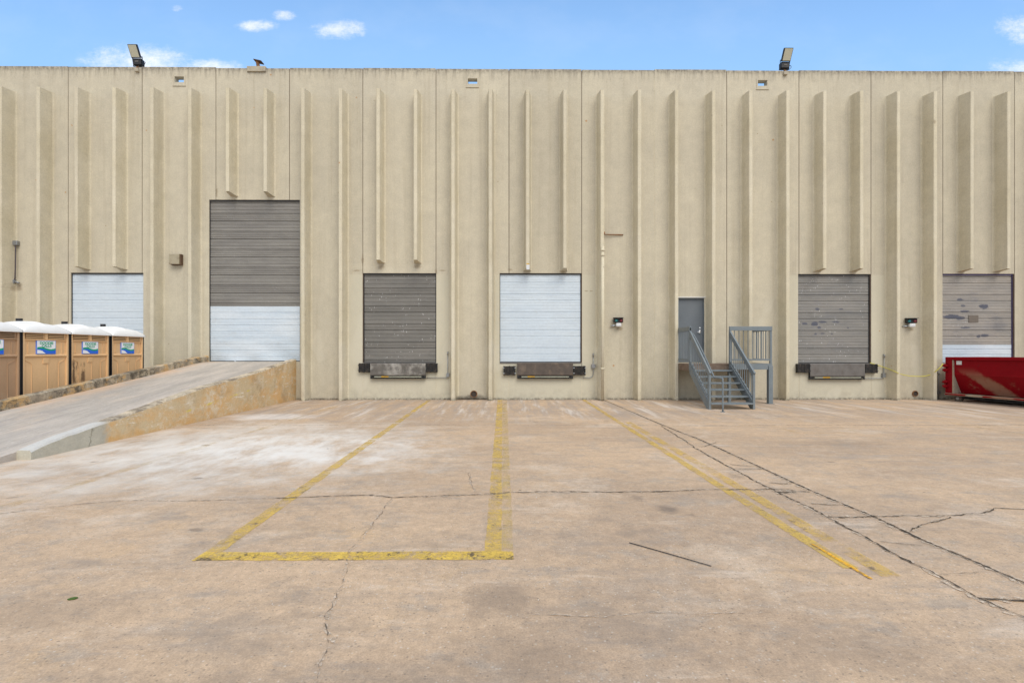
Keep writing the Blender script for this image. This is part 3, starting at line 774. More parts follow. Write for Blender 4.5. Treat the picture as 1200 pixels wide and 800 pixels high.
xp = X0+PITCH*1.25; _, zt = W(704, 289, -.45)
bm = BM(); tube(bm, [(0, 0, .01), (0, 0, zt)], .05, 14)
dp_ = empty('pipe', (xp, -.462, 0)); tag(dp_, 'cream painted vertical pipe on a rib edge right of the white middle door', 'pipe')
obj('tube', bm, M_rib, dp_)
for zz in (zt-.12, zt-.28, W(704, 432, -.45)[1]):
    bm = BM(); tube(bm, [(0, 0, zz-.035), (0, 0, zz+.035)], .062, 14); obj('collar', bm, M_rib, dp_)
# floodlights on the parapet
def flood(px, label, parent_fix=None):
    x, _ = W(px, 80)
    o_ = empty('floodlight', (x, 0, WH)); tag(o_, label, 'floodlight', 'floodlights on top of the wall')
    ang = R(28)      # lamp face leans out over the yard and looks down
    Mx = Matrix.Translation((0, -.06, .27)) @ Matrix.Rotation(ang, 4, 'X') @ Matrix.Diagonal((.84, 1, .9, 1))
    bm = BM(); box(bm, -.175, .175, -.03, .045, 0, .43, .01, 0, Mx)
    for i in range(7): box(bm, -.16+i*.05, -.15+i*.05, .045, .075, .03, .40, 0, 0, Mx)
    obj('lamp_body', bm, M_black, o_)
    bm = BM(); box(bm, -.155, .155, -.036, -.031, .025, .41, .002, 0, Mx); obj('lens', bm, M_lens, o_)
    bm = BM(); box(bm, -.13, .14, -.05, .12, .07, .27, .015); obj('driver_box', bm, M_black, o_)
    bm = BM(); box(bm, -.05, .06, -.056, -.051, .15, .19, .001); obj('rating_plate', bm, M_greysteel, o_)
    bm = BM()
    for s_ in (-1, 1): beam(bm, (s_*.16, -.03, .34), (s_*.15, .03, .05), .012, .035)
    beam(bm, (-.175, .03, .05), (.175, .03, .05), .035, .012); obj('yoke', bm, M_black, o_)
    bm = BM(); tube(bm, [(0, .03, .06), (0, .02, .0), (0, -.04, -.02), (0, -.04, -.1)], .022, 10); obj('arm', bm, M_rust, o_)
    bm = BM(); box(bm, -.06, .06, -.08, -.002, -.17, -.06, .008); obj('wall_box', bm, M_coping, o_)
    bm = BM(); tube(bm, smooth_path([(.15, .08, .1), (.21, .05, .2), (.22, 0, .1), (.12, .0, .02), (.06, .0, .0)]), .008, 6); obj('cord', bm, M_black, o_)
flood(161.5, 'tilted black floodlight with pale lens on the parapet above the portable toilets')
flood(919.5, 'tilted black floodlight with pale lens on the parapet above the metal stairs')
# rusty stub on the parapet
x, _ = W(301.5, 80); x0, _ = W(290, 80); x1, _ = W(311.8, 80)
o_ = empty('rusty_mount', (x, 0, WH)); tag(o_, 'rusty old lamp mount on a cement pad on top of the parapet', 'mount')
bm = BM(); box(bm, x0-x, x1-x, -.05, .26, -.14, .035, .012); obj('cement_pad', bm, M_coping, o_)
bm = BM(); beam(bm, (.03, .02, .03), (.0, .0, .22), .11, .09, bev=.01); obj('stem', bm, M_rust, o_)
bm = BM(); box(bm, -.13, .13, -.10, .12, .2, .225, .004, 0, Matrix.Rotation(R(12), 4, 'Y')); obj('top_plate', bm, plain('dark_rust', (.09, .055, .035), .9), o_)

# yellow hose
pp = [(1019.5, 425, -.02), (1028, 427.5, -.06), (1041, 432, -.12), (1050.5, 436, -.44), (1056, 438.3, -.3), (1066, 440.3, -.2), (1081, 440.8, -.2), (1091, 438.5, -.3), (1097, 434.5, -.45), (1102, 430, -.5), (1105, 426, -.5)]
pts = []
for a, b, y in pp: x, z = W(a, b, y); pts.append((x, y, z))
o0 = Vector(pts[0]); bm = BM(); tube(bm, smooth_path([Vector(p)-o0 for p in pts], 6), .011, 6)
h = obj('hose', bm, M_hose); h.location = o0; tag(h, 'thin yellow hose sagging along the wall to the red container', 'hose')

# ------------------------------------------------------------------ loading ramp
def mk_rampwall():
    m = Mat('stained_ramp_concrete', .92, 0, .2); o = m.xyz()
    c = m.mix(m.rng(m.noise(1.6, 7, .7, m.map((1, .8, 1.4))), .35, .62), (.66, .42, .19), (.60, .48, .30))
    c = m.mix(m.mul(m.rng(m.noise(2.4, 8, .75, m.map(loc=(3, 1, 4))), .50, .64), .85), c, (.68, .58, .42))
    c = m.mix(m.mul(m.rng(m.noise(5, 8, .8, m.map((1, .5, 2.2))), .59, .66), .8), c, (.80, .76, .66))
    c = m.mix(m.mul(m.rng(m.noise(3.4, 7, .8, m.map((1, .45, 3.2), (6, 1, 2))), .60, .65), .85), c, (.80, .75, .64))
    yl_ = m.mul(m.rng(m.math('ABSOLUTE', m.math('SUBTRACT', o[2], m.add(m.mul(m.add(o[1], 4.2), .10), .42))), .03, .01), m.rng(m.math('ABSOLUTE', m.add(o[1], 4.2)), 1.5, 1.3), m.rng(m.noise(4, 5, .8), .5, .55)); c = m.mix(m.mul(yl_, .7), c, (.72, .60, .08))
    c = m.mix(m.mul(m.rng(m.noise(1.2, 6, .7, m.map(loc=(8, 8, 1))), .5, .68), .55), c, (.34, .25, .15))
    c = m.mix(m.mul(m.rng(m.noise(9, 7, .8), .62, .7), .6), c, (.20, .14, .08))
    c = m.vary(c, m.noise(30, 5, .75), .14)
    # weathered top arris
    # the newer grey-green patch at the low end
    e = m.rng(m.add(o[1], m.mul(m.math('SUBTRACT', m.noise(3, 5, .7), .5), .5)), -7.55, -7.72)
    g = m.vary((.475, .445, .36), m.noise(4, 6, .7), .12); g = m.vary(g, m.noise(40, 4, .7), .1)
    c = m.mix(m.mul(m.rng(o[2], .25, .0), m.rng(m.noise(6, 5, .7), .4, .6), .5), c, (.62, .36, .12))
    c = m.mix(e, c, g)
    cr = m.rng(m.math('ABSOLUTE', m.math('SUBTRACT', m.add(o[1], m.add(m.mul(m.math('SUBTRACT', m.noise(5, 6, .8), .5), .28), m.mul(o[2], -.18))), -7.98)), .018, .006)
    c = m.mix(m.mul(cr, .5), c, (.13, .12, .08))
    m.color(c); m.bump(m.add(m.noise(12, 7, .75), m.mul(m.noise(50, 4), .4)), .6, .02)
    return m.m
def mk_curbtop():
    m = Mat('mossy_curb_concrete', .95, 0, .15); o = m.xyz()
    c = m.mix(m.rng(m.noise(2.2, 8, .75), .38, .62), (.50, .42, .30), (.26, .22, .165))
    c = m.mix(m.mul(m.rng(m.noise(1.5, 7, .75, m.map(loc=(7, 2, 3))), .47, .6), .8), c, (.055, .048, .036))
    c = m.mix(m.mul(m.rng(m.noise(3.3, 7, .75, m.map((1, .6, 1), (1, 6, 3))), .50, .61), .85), c, (.55, .35, .15))
    c = m.mix(m.mul(m.rng(m.noise(7, 7, .8), .60, .66), .7), c, (.66, .61, .50))
    e = m.rng(o[1], -7.55, -7.72)
    c = m.mix(m.mul(e, m.rng(o[0], -8.5, -8.4)), c, (.50, .50, .46))
    c = m.vary(c, m.noise(30, 5, .7), .15)
    m.color(c); m.bump(m.noise(14, 7, .8), .8, .02); return m.m
def mk_copetop():
    m = Mat('worn_ramp_edge', .95, 0, .15); o = m.xyz()
    c = m.mix(m.rng(m.noise(3, 7, .75), .38, .62), (.60, .50, .36), (.42, .36, .27))
    c = m.mix(m.mul(m.rng(m.noise(2.2, 7, .75, m.map(loc=(7, 2, 3))), .48, .62), .75), c, (.16, .13, .10))
    c = m.mix(m.mul(m.rng(m.noise(8, 7, .8), .60, .66), .7), c, (.74, .68, .56))
    c = m.mix(m.rng(o[1], -7.55, -7.72), c, (.53, .515, .475)); c = m.vary(c, m.noise(30, 5, .7), .12)
    m.color(c); m.bump(m.noise(14, 7, .8), .8, .02); return m.m
def mk_deck():
    m = Mat('ramp_deck_concrete', .9, 0, .2); o = m.xyz()
    c = m.mix(m.rng(m.noise(1, 7, .7, m.map((1.8, .35, 1))), .35, .65), (.36, .325, .28), (.49, .43, .365))
    c = m.mix(m.mul(m.rng(m.noise(1, 7, .7, m.map((5, .5, 1), (2, 2, 0), rot=(0, 0, .1))), .50, .7), .55), c, (.29, .265, .25))
    edge = m.math('MAXIMUM', m.rng(o[0], -9.2, -9.95), 0.0)
    c = m.mix(m.mul(edge, m.rng(m.noise(1.3, 6, .7), .35, .58), .7), c, (.60, .40, .25))
    c = m.mix(m.mul(m.rng(m.noise(.8, 6, .7, m.map((1, .5, 1), (6, 3, 0))), .53, .7), .35), c, (.58, .44, .32))
    c = m.vary(c, m.noise(9, 6, .8, m.map((1.6, .5, 1))), .12); c = m.vary(c, m.noise(50, 4, .7), .08)
    v = m.xyz(m.voro(40, out='Color')); c = m.mix(m.mul(m.rng(v[0], .95, .98), .25), c, (.66, .63, .58))
    m.color(c); m.bump(m.add(m.noise(40, 5, .7), m.noise(7, 5)), .5, .012); return m.m
M_rampwall, M_curb, M_deck = mk_rampwall(), mk_curbtop(), mk_deck()
def deck_z(y):
    d = y+D
    P = [(6.3, .0), (9.4, .405), (11.95, .735), (13.8, .975), (15.6, 1.235), (16.3, 1.275)]
    if d <= P[0][0]: return .004
    for (a, za), (b, zb) in zip(P, P[1:]):
        if a <= d <= b: return za+(zb-za)*(d-a)/(b-a)
    return 1.275
rampo = empty('loading_ramp', (-8.6, 0, 0)); tag(rampo, 'sloping concrete ramp with low side curbs leading up to the tall door', 'ramp')
rp = lambda n, b, m, **k: (lambda o_: (setattr(o_, 'location', (8.6, 0, 0)), o_)[1])(obj(n, b, m, rampo, **k))
XL, XLo, XR, XRo = -9.96, -10.18, -7.27, -7.055
def side_pts(X, L):      # pixel -> (y, z) on plane x = X
    out = []
    for px, py in L:
        r = ray(px, py); t = X/r.x; out.append((-D+r.y*t, CAMZ+r.z*t))
    return out
rt = side_pts(XRo, [(351.5, 420.5), (290, 439.7), (240, 453.2), (200, 467), (150, 485.5), (138, 489.8), (117, 496.4), (100.7, 502), (81, 508.5), (57, 518), (36.4, 527.5)])
rt[0] = (-.004, rt[0][1])
bm = BM(); rows = []
yy_ = [rt[0][0]+(rt[-1][0]-rt[0][0])*i/60 for i in range(61)]
def interp(P, y):
    for (a, za), (b, zb) in zip(P, P[1:]):
        if min(a, b)-1e-6 <= y <= max(a, b)+1e-6: return za+(zb-za)*(y-a)/(b-a)
    return P[-1][1]
def wallstrip(P, yl, xo, xi, jit=.006, foot=0.0):
    bm = BM(); rows = []
    for y in yl:
        z = interp(P, y)+random.uniform(-jit, jit); s_ = 1 if xo > xi else -1
        j = lambda: random.uniform(-jit, jit)
        rows.append([bm.verts.new(p) for p in ((xo, y, foot), (xo+j()*.6, y, z*.45), (xo+j()*.6, y, z-.03), (xo-s_*(.022+abs(j())), y, z), (xi+s_*.02, y, z+j()), (xi, y, z-.02), (xi, y, foot))])
    for a, b in zip(rows, rows[1:]):
        for k in range(6):
            f = bm.faces.new((a[k], a[k+1], b[k+1], b[k])); f.material_index = 1 if k in (2, 3, 4) else 0
    bm.faces.new(rows[0]); bm.faces.new(rows[-1][::-1]); return bm
wr = rp('side_wall', wallstrip(rt, yy_, XRo, XR), [M_rampwall, mk_copetop()]); wr['label'] = 'orange stained outer side of the ramp with a grey patched low end'
yl = [-.004-(12.2)*i/70 for i in range(71)]
lt = [(y, deck_z(y)+.19) for y in yl]
wr2 = rp('curb', wallstrip(lt, yl, XLo, XL, .010), [M_curb, M_curb]); wr2['label'] = 'mossy broken curb along the left edge of the ramp'
bm = BM(); rows = []
ys = [-.004-i*.25 for i in range(41)]
for y in ys:
    xr_ = XR if y > rt[-1][0] else XR+.0
    rows.append([bm.verts.new((XL+(xr_-XL)*i/6, y, deck_z(y))) for i in range(7)])
for a, b in zip(rows, rows[1:]):
    for i in range(6): bm.faces.new((a[i], a[i+1], b[i+1], b[i]))
for a, b in zip(rows, rows[1:]):
    for i in (0, 6):
        if min(a[i].co.z, b[i].co.z) > .006:
            p, q = bm.verts.new((a[i].co.x, a[i].co.y, 0)), bm.verts.new((b[i].co.x, b[i].co.y, 0)); bm.faces.new((a[i], b[i], q, p))
rp('deck', bm, M_deck)

# ------------------------------------------------------------------ portable toilets
def mk_toilet_mat(name, col, marks=False):
    m = Mat(name, .55, 0, .35); o = m.xyz()
    c = m.vary(col, m.noise(1.8, 5, .6), .07); c = m.vary(c, m.noise(40, 4, .7), .05)
    c = m.mix(m.mul(m.rng(o[2], .9, .3), m.rng(m.noise(5, 6, .7), .4, .65), .4), c, (.62, .50, .36))
    c = m.mix(m.mul(m.rng(m.noise(1, 6, .7, m.map((5, 5, .7))), .58, .72), .18), c, (.22, .13, .07))
    if marks:
        n = m.noise(1, 7, .8, m.map((6, 7, 2.2)))
        b1 = m.mul(m.rng(m.math('ABSOLUTE', m.add(o[1], .44)), .16, .05), m.rng(m.math('ABSOLUTE', m.add(o[2], -1.1)), .34, .2))
        b2 = m.mul(m.rng(m.math('ABSOLUTE', m.add(o[1], .2)), .10, .03), m.rng(m.math('ABSOLUTE', m.add(o[2], -1.08)), .3, .18))
        c = m.mix(m.mul(m.math('MAXIMUM', b1, b2), m.rng(n, .44, .52), .8), c, (.10, .055, .03))
    m.color(c); m.bump(m.noise(25, 4), .15, .004); return m.m
M_tb = mk_toilet_mat('tan_plastic', (.76, .49, .25)); M_tb_mark = mk_toilet_mat('scuffed_tan_plastic', (.74, .47, .235), True); M_tb_dark = mk_toilet_mat('dull_brown_plastic', (.45, .285, .165))
M_troof = plain('white_roof_plastic', (.80, .80, .78), .4, var=.03, scale=4, dirt=(.55, .53, .5), dirt_amt=.2)
M_slot = plain('dark_slot', (.06, .035, .018), .9)
M_signw = plain('sign_white', (.86, .87, .88), .4, var=.01); M_signb = plain('sign_blue', (.02, .14, .70), .4, var=.02)
M_signg = plain('sign_green', (.01, .34, .17), .4, var=.02); M_signt = plain('sign_text_green', (.10, .42, .26), .4, var=.02); M_signe = plain('sign_border', (.14, .25, .75), .4, var=.02)
def text_bm(txt, size, y, z, x, bold=.0, wmax=None):
    cu = bpy.data.curves.new('t', 'FONT'); cu.body = txt; cu.size = size; cu.align_x = 'CENTER'; cu.align_y = 'CENTER'; cu.offset = bold; cu.extrude = .0006
    ob = bpy.data.objects.new('t', cu); COL.objects.link(ob); bpy.context.view_layer.update()
    me = bpy.data.meshes.new_from_object(ob.evaluated_get(bpy.context.evaluated_depsgraph_get()))
    bpy.data.objects.remove(ob); bpy.data.curves.remove(cu)
    bm = BM(); bm.from_mesh(me); bpy.data.meshes.remove(me)
    for v_ in bm.verts:      # lay the word on the +x face, reading left to right as seen from +x
        a, b, c = v_.co; v_.co = (x+c, y+a, z+b)
    return bm
def make_toilet():
    o_ = empty('portable_toilet'); TW, TD, TH = .56, 1.16, 2.06    # face at x = 0, half width along y, depth behind
    bm = BM(); f = -.035
    box(bm, -TD, f, -TW+.03, TW-.03, .10, TH-.005, .01)
    for s_ in (-1, 1):
        box(bm, f-.05, 0, s_*TW-.05*(s_ > 0)*1.0, s_*TW+.05*(s_ < 0), .10, TH, .012)      # corner posts
        box(bm, -TD, -TD+.06, s_*TW-.05*(s_ > 0), s_*TW+.05*(s_ < 0), .10, TH, .012)
    box(bm, f-.01, -.003, -TW+.05, TW-.05, TH-.035, TH-.004, .005)
    box(bm, f-.01, -.006, -.035, .035, 1.88, TH-.035, .006)
    prism(bm, [(f, 1.885), (-.004, 1.875), (-.004, 1.862), (f, 1.845)], 'y', -TW+.05, TW-.05)
    # louvre slats
    for a, b in ((-TW+.08, -.05), (.05, TW-.08)):
        for k in range(4):
            z = 1.888+k*.040
            prism(bm, [(f+.001, z+.016), (-.006, z+.020), (-.006, z+.003), (f+.001, z-.001)], 'y', a, b)
    # shelf under the sign and stiffening folds below it
    prism(bm, [(f, 1.545), (-.002, 1.515), (-.002, 1.498), (f, 1.46)], 'y', -TW+.055, TW-.055)
    box(bm, f-.005, f+.014, -.42, -.40, 1.56, 1.82, .003); box(bm, f-.005, f+.014, .40, .42, 1.56, 1.82, .003)
    box(bm, f-.005, f+.018, -.07, .07, 1.33, 1.455, .006)
    box(bm, f-.005, f+.010, .048, .062, .15, 1.33, .003)
    for s_ in (-1, 1):
        beam(bm, (f+.004, s_*.48, 1.41), (f+.004, s_*.33, 1.33), .012, .014, (1, 0, 0)); beam(bm, (f+.004, s_*.33, 1.33), (f+.004, s_*.33, .30), .010, .012, (1, 0, 0)); beam(bm, (f+.004, s_*.33, .30), (f+.004, s_*.48, .2), .012, .014, (1, 0, 0))
    obj('cabin', bm, M_tb, o_)
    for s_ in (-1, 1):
        bm = BM(); box(bm, -TD+.002, -.012, s_*(TW+.004)-.003, s_*(TW+.004)+.003, .10, TH-.01); box(bm, -.012, .006, s_*(TW+.012)-.011, s_*(TW+.012)+.011, .10, TH-.02, .002); obj('gap_shade_panel', bm, M_black, o_)  # black sheets and edge strips added to darken the shaded gaps between cabins
    bm = BM()
    for a, b in ((-TW+.08, -.05), (.05, TW-.08)): box(bm, f+.0008, f+.003, a, b, 1.885, 2.03)
    obj('vent', bm, M_slot, o_)
    # domed roof with moulded ridges
    bm = BM(); nx, ny = 26, 26; rows = []
    for i in range(nx+1):
        row = []
        for j in range(ny+1):
            a, b = -1+2*i/nx, -1+2*j/ny
            e = max(0, 1-abs(a)**3.2)*max(0, 1-abs(b)**3.0)
            h = .205*e**.45
            h += .034*max(0, math.cos(b*math.pi*2.5))**1.5*e*(1 if abs(a) < .82 else .3)
            row.append(bm.verts.new((-TD/2+a*(TD/2+.045), b*(TW+.035), TH+.012+h)))
        rows.append(row)
    for i in range(nx):
        for j in range(ny): bm.faces.new((rows[i][j], rows[i+1][j], rows[i+1][j+1], rows[i][j+1]))
    per = [rows[i][0] for i in range(nx+1)]+[rows[nx][j] for j in range(1, ny+1)]+[rows[i][ny] for i in range(nx-1, -1, -1)]+[rows[0][j] for j in range(ny-1, 0, -1)]
    low = [bm.verts.new((v_.co.x, v_.co.y, TH-.03)) for v_ in per]
    for i in range(len(per)): j = (i+1) % len(per); bm.faces.new((per[i], per[j], low[j], low[i]))
    obj('roof', bm, M_troof, o_, smooth=True)
    bm = BM(); tube(bm, [(-TD+.12, TW-.16, 2.1), (-TD+.12, TW-.16, 2.34)], .05, 12); tube(bm, [(-TD+.12, TW-.16, 2.33), (-TD+.12, TW-.16, 2.40)], .065, 12)
    obj('vent_pipe', bm, M_black, o_)
    bm = BM(); box(bm, -TD-.02, 0.01, -TW, TW, 0, .095, .015); obj('skid_base', bm, M_black, o_)
    bm = BM(); box(bm, -TD-.03, -TD-.002, -TW+.1, TW-.1, .15, TH-.1, .008); dr = obj('door', bm, M_tb, o_)
    bm = BM(); box(bm, -TD-.06, -TD-.03, TW-.2, TW-.14, .95, 1.1, .008); obj('handle', bm, M_black, dr)
    # sign
    y0, y1, z0, z1, xs = -.235, .235, 1.545, 1.862, -.012
    bm = BM(); box(bm, f, xs, y0, y1, z0, z1, .003); sg = obj('sign', bm, M_signe, o_)
    bm = BM(); box(bm, xs, xs+.0015, y0+.012, y1-.012, z0+.012, z1-.012); obj('sign_face', bm, M_signw, sg)
    def band(zl, zh, mat, nm, x_):
        bm = BM(); n = 24; A = []
        for i in range(n+1):
            t = i/n; y = y0+.012+(y1-y0-.024)*t; A.append((y, zl(t), zh(t)))
        V = [(bm.verts.new((x_, y, a)), bm.verts.new((x_, y, max(a, b)))) for y, a, b in A]
        for p, q in zip(V, V[1:]): bm.faces.new((p[0], q[0], q[1], p[1]))
        obj(nm, bm, mat, sg)
    zb = z0+.012
    wv = lambda t: z0+.125+.022*math.sin(t*2*math.pi*.95+.35)-.012*t
    band(lambda t: zb, lambda t: wv(t)-.018, M_signb, 'blue_water', xs+.003)
    band(lambda t: wv(t)-.018, lambda t: wv(t)+.022, M_signg, 'green_wave', xs+.0035)
    band(lambda t: zb, lambda t: zb+max(0, .085-.26*max(0, t-.05)**1.6*(1.4 if t > .3 else 1)), M_signw, 'white_wave', xs+.0045)
    obj('lettering', text_bm('DOODIE', .085, 0, 1.800, xs+.005, .003), M_signt, sg)
    obj('lettering', text_bm('CALLS', .085, 0, 1.733, xs+.005, .003), M_signt, sg)
    return o_
t0 = make_toilet(); TG = 'portable toilets in a row beside the ramp'
XF = -10.72
ytoi = [9.02+.6-.05, 10.80+.55, 11.99+.55, 13.2+.56]
labs = ['duller brown portable toilet cut by the left edge of the photo, nearest to the camera', 'clean tan portable toilet next to the duller brown one, wholly in view',
        'tan portable toilet with dark scuff marks below its sign, second from the wall', 'tan portable toilet nearest to the wall, last of the row']
kids = [None, None, M_tb_mark, None]
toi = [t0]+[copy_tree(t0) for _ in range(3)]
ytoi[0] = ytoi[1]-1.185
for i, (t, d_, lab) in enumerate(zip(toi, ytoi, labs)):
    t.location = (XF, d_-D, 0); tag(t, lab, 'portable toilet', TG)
    if i in (0, 2):
        for ch in t.children:
            if ch.name.startswith('cabin'):
                ch.data = ch.data.copy(); ch.data.materials[0] = M_tb_dark if i == 0 else M_tb_mark

# ------------------------------------------------------------------ metal stairs
st = empty('metal_stairs', (6.2, -1.36, 0)); tag(st, 'blue grey steel stairs with railings up to a landing at the slate blue door', 'stairs')
OX, OY = 6.2, -1.36
def sp(name, bm, mat=None, parent=None):
    o_ = obj(name, bm, mat or M_steelblue)
    o_.parent = parent or st
    if parent is None: o_.location = (-OX, -OY, 0)
    return o_
LX0, LX1, SXR = 5.61, 8.12, 6.84; LZ = 1.222; YF = -1.36; NT, RUN, RISE = 6, .245, .174
YB = YF-NT*RUN+.03
bm = BM(); box(bm, LX0+.05, LX1-.05, YF+.05, -.05, LZ-.05, LZ, .004); sp('landing_deck', bm, M_wood)
bm = BM(); box(bm, LX0-.02, SXR, YF, YF+.05, LZ-.19, LZ-.052, .006); box(bm, LX0-.02, LX0+.05, YF+.05, -.45+.4, LZ-.21, LZ-.0, .006); sp('timber_fascia', bm, M_wood)
bm = BM(); box(bm, SXR, LX1+.02, YF-.03, YF+.05, LZ-.17, LZ+.01, .006); box(bm, LX1-.05, LX1+.02, YF+.05, -.01, LZ-.17, LZ+.01, .006); box(bm, LX0+.05, LX1-.05, -.049, -.003, LZ-.16, LZ-.051); sp('steel_fascia', bm)
for x, y in ((LX1-.04, YF+.01), (LX1-.04, -.12), (SXR+.02, YF+.09), (LX0+.09, YF+.1)):
    if x < 6 : continue
    bm = BM(); w_ = .065 if x > 8 and y < -1 else .04
    box(bm, x-w_, x+w_, y-w_, y+w_, .012, LZ-.055, .006); box(bm, x-w_-.04, x+w_+.04, y-w_-.04, y+w_+.04, 0, .011, .003); sp('landing_post', bm)
def yz(n): return YF-RUN*n
# stringers
for x in (LX0-.005, SXR-.0):
    bm = BM(); pts = [(YF+.0, LZ-.02), (YF-.05, LZ-.02), (YB-.02, .17), (YB-.02, .0), (YB+.16, .0), (YF+.0, LZ-.27)]
    prism(bm, pts, 'x', x-.02, x+.02); sp('stringer', bm)
for n in range(1, NT+1):
    z = LZ-RISE*n; y1 = YF-RUN*(n-1); bm = BM()
    box(bm, LX0+.02, SXR-.025, y1-RUN-.015, y1-.01, z-.045, z, .006)
    tr = sp('tread', bm)
def rail(name, a, b, hw=.13, t=.05): bm = BM(); beam(bm, a, b, t, hw, bev=.006); return sp(name, bm)
def newel(x, y, z0, z1, w=.06): bm = BM(); box(bm, x-w/2, x+w/2, y-w/2, y+w/2, z0, z1, .005); return sp('newel_post', bm)
RH = 1.06
# stair railings, both sides
for x in (LX0, SXR):
    top0, top1 = Vector((x, YF-.0, LZ+RH-.11)), Vector((x, YB+.0, LZ-RISE*NT+.80))
    rail('top_rail', top0+Vector((0, .0, 0)), top1+Vector((0, -.03, -.02)), .14, .05)
    b0, b1 = Vector((x, YF, LZ+.10)), Vector((x, YB, LZ-RISE*NT+.10))
    rail('bottom_rail', b0, b1, .05, .04)
    newel(x, YB, .0, LZ-RISE*NT+.84, .06)
    for k in range(1, 11):
        t = k/11; p = b0.lerp(b1, t); q = top0.lerp(top1, t); bm = BM(); beam(bm, p, q-Vector((0, 0, .05)), .018, .018, (0, 1, 0)); sp('baluster', bm)
newel(LX0, YF, LZ-.2, LZ+RH+.06); newel(SXR, YF-.01, LZ-.16, LZ+RH); newel(LX1-.02, YF, LZ, LZ+RH); newel(LX1-.02, -.06, LZ, LZ+RH); newel(LX0, -.06, LZ, LZ+RH)
rail('top_rail', (LX0, YF-.03, LZ+RH+.03), (LX0, -.03, LZ+RH+.03), .13, .05)
rail('top_rail', (SXR-.03, YF-.02, LZ+RH+.03), (LX1+.01, YF-.02, LZ+RH+.03), .13, .05)
rail('top_rail', (LX1-.02, YF+.01, LZ+RH+.03), (LX1-.02, -.03, LZ+RH+.03), .13, .05)
rail('bottom_rail', (LX0, YF, LZ+.13), (LX0, -.06, LZ+.13), .05, .04); rail('bottom_rail', (SXR, YF, LZ+.13), (LX1-.02, YF, LZ+.13), .05, .04); rail('bottom_rail', (LX1-.02, YF, LZ+.13), (LX1-.02, -.06, LZ+.13), .05, .04)
for k in range(1, 9):
    y = YF+(-.06-YF)*k/9
    for x in (LX0, LX1-.02): bm = BM(); box(bm, x-.009, x+.009, y-.009, y+.009, LZ+.13, LZ+RH); sp('baluster', bm)
for k in range(1, 9):
    x = SXR+(LX1-.02-SXR)*k/9; bm = BM(); box(bm, x-.009, x+.009, YF-.009, YF+.009, LZ+.13, LZ+RH); sp('baluster', bm)
bm = BM(); xh = LX0+.10
tube(bm, smooth_path([(xh, YF+.1, LZ+.92), (xh, YF-.02, LZ+.90), (xh, YF-.7, LZ+.38), (xh, YB-.03, LZ-.30), (xh, YB-.10, LZ-.33), (xh, YB-.50, LZ-.33), (xh, YB-.58, LZ-.35), (xh, YB-.60, LZ-.43), (xh, YB-.60, .012)], 6), .022, 10)
tube(bm, [(xh, YB-.60, 0), (xh, YB-.60, .014)], .06, 14)
sp('handrail', bm)

# ------------------------------------------------------------------ red roll-off container
def mk_red():
    m = Mat('red_container_paint', .6, 0, .12); o = m.xyz()
    c = m.vary((.205, .0015, .006), m.noise(2.5, 6, .7), .14)
    n = m.noise(2.2, 8, .78, m.map((1, 1.2, 1), rot=(.9, 0, 0)))
    # scraped band running down and forward across the side (y grows toward the wall)
    band = m.rng(m.math('ABSOLUTE', m.add(m.add(o[1], .98), m.mul(m.add(o[2], -.72), -1.15))), .50, .08)
    c = m.mix(m.mul(m.rng(m.add(m.mul(n, .9), m.mul(band, .42)), .56, .84), m.rng(band, .0, .6), m.rng(o[2], 1.15, .65), .55), c, (.33, .25, .16))
    c = m.mix(m.mul(m.rng(m.noise(1.6, 8, .78, m.map(loc=(3, 9, 0))), .56, .70), m.rng(o[2], .95, .5), .55), c, (.28, .17, .11))
    c = m.mix(m.mul(m.rng(m.noise(9, 8, .8), .63, .68), .7), c, (.055, .02, .018))
    c = m.mix(m.mul(m.rng(m.noise(14, 6, .8, m.map((1, .5, 2))), .68, .71), .5), c, (.35, .28, .24))
    m.color(c); m.bump(m.noise(5, 5), .25, .02); return m.m
M_red = mk_red(); M_bare = plain('bare_scraped_steel', (.34, .29, .21), .75, var=.2, scale=8, dirt=(.30, .02, .02), dirt_amt=.35)
cx_, _ = W(1107, 440, -.45)
ct = empty('roll_off_container', (cx_, -.47, 0), R(12)); tag(ct, 'long red open-top waste container backed up to the last dock door', 'waste container')
# local frame: x = across (0 = visible side), -y = along the length toward the yard
CWd, CL, Z0, Z1, ZM = 1.9, 5.2, .26, 1.425, .86
def cpart(n, bm, m, p=None): return obj(n, bm, m, p or ct)
bm = BM()      # hollow tub
prof = [(.05, Z1-.05), (.05, ZM), (.34, Z0), (CWd-.34, Z0), (CWd-.05, ZM), (CWd-.05, Z1-.05)]
inn = [(CWd-.09, Z1-.05), (CWd-.09, ZM), (CWd-.36, Z0+.03), (.36, Z0+.03), (.09, ZM), (.09, Z1-.05)]
N = 12; A = []
for i in range(N+1):
    y = -.12-(CL-.2)*i/N
    A.append([bm.verts.new((x, y, z)) for x, z in prof+inn])
for a, b in zip(A, A[1:]):
    for k in range(12): bm.faces.new((a[k], a[(k+1) % 12], b[(k+1) % 12], b[k]))
bm.faces.new(A[0]); bm.faces.new(A[-1][::-1])
prism(bm, [(.05, Z1-.05), (.05, ZM), (.34, Z0), (CWd-.34, Z0), (CWd-.05, ZM), (CWd-.05, Z1-.05)], 'y', -CL+.02, -CL+.08)
cpart('tub', bm, M_red)
bm = BM(); box(bm, -.01, .11, -CL, -.02, Z1-.09, Z1, .012); box(bm, CWd-.11, CWd+.01, -CL, -.02, Z1-.09, Z1, .012); box(bm, .11, CWd-.11, -CL, -CL+.1, Z1-.09, Z1, .012)
cpart('top_rim', bm, M_red)
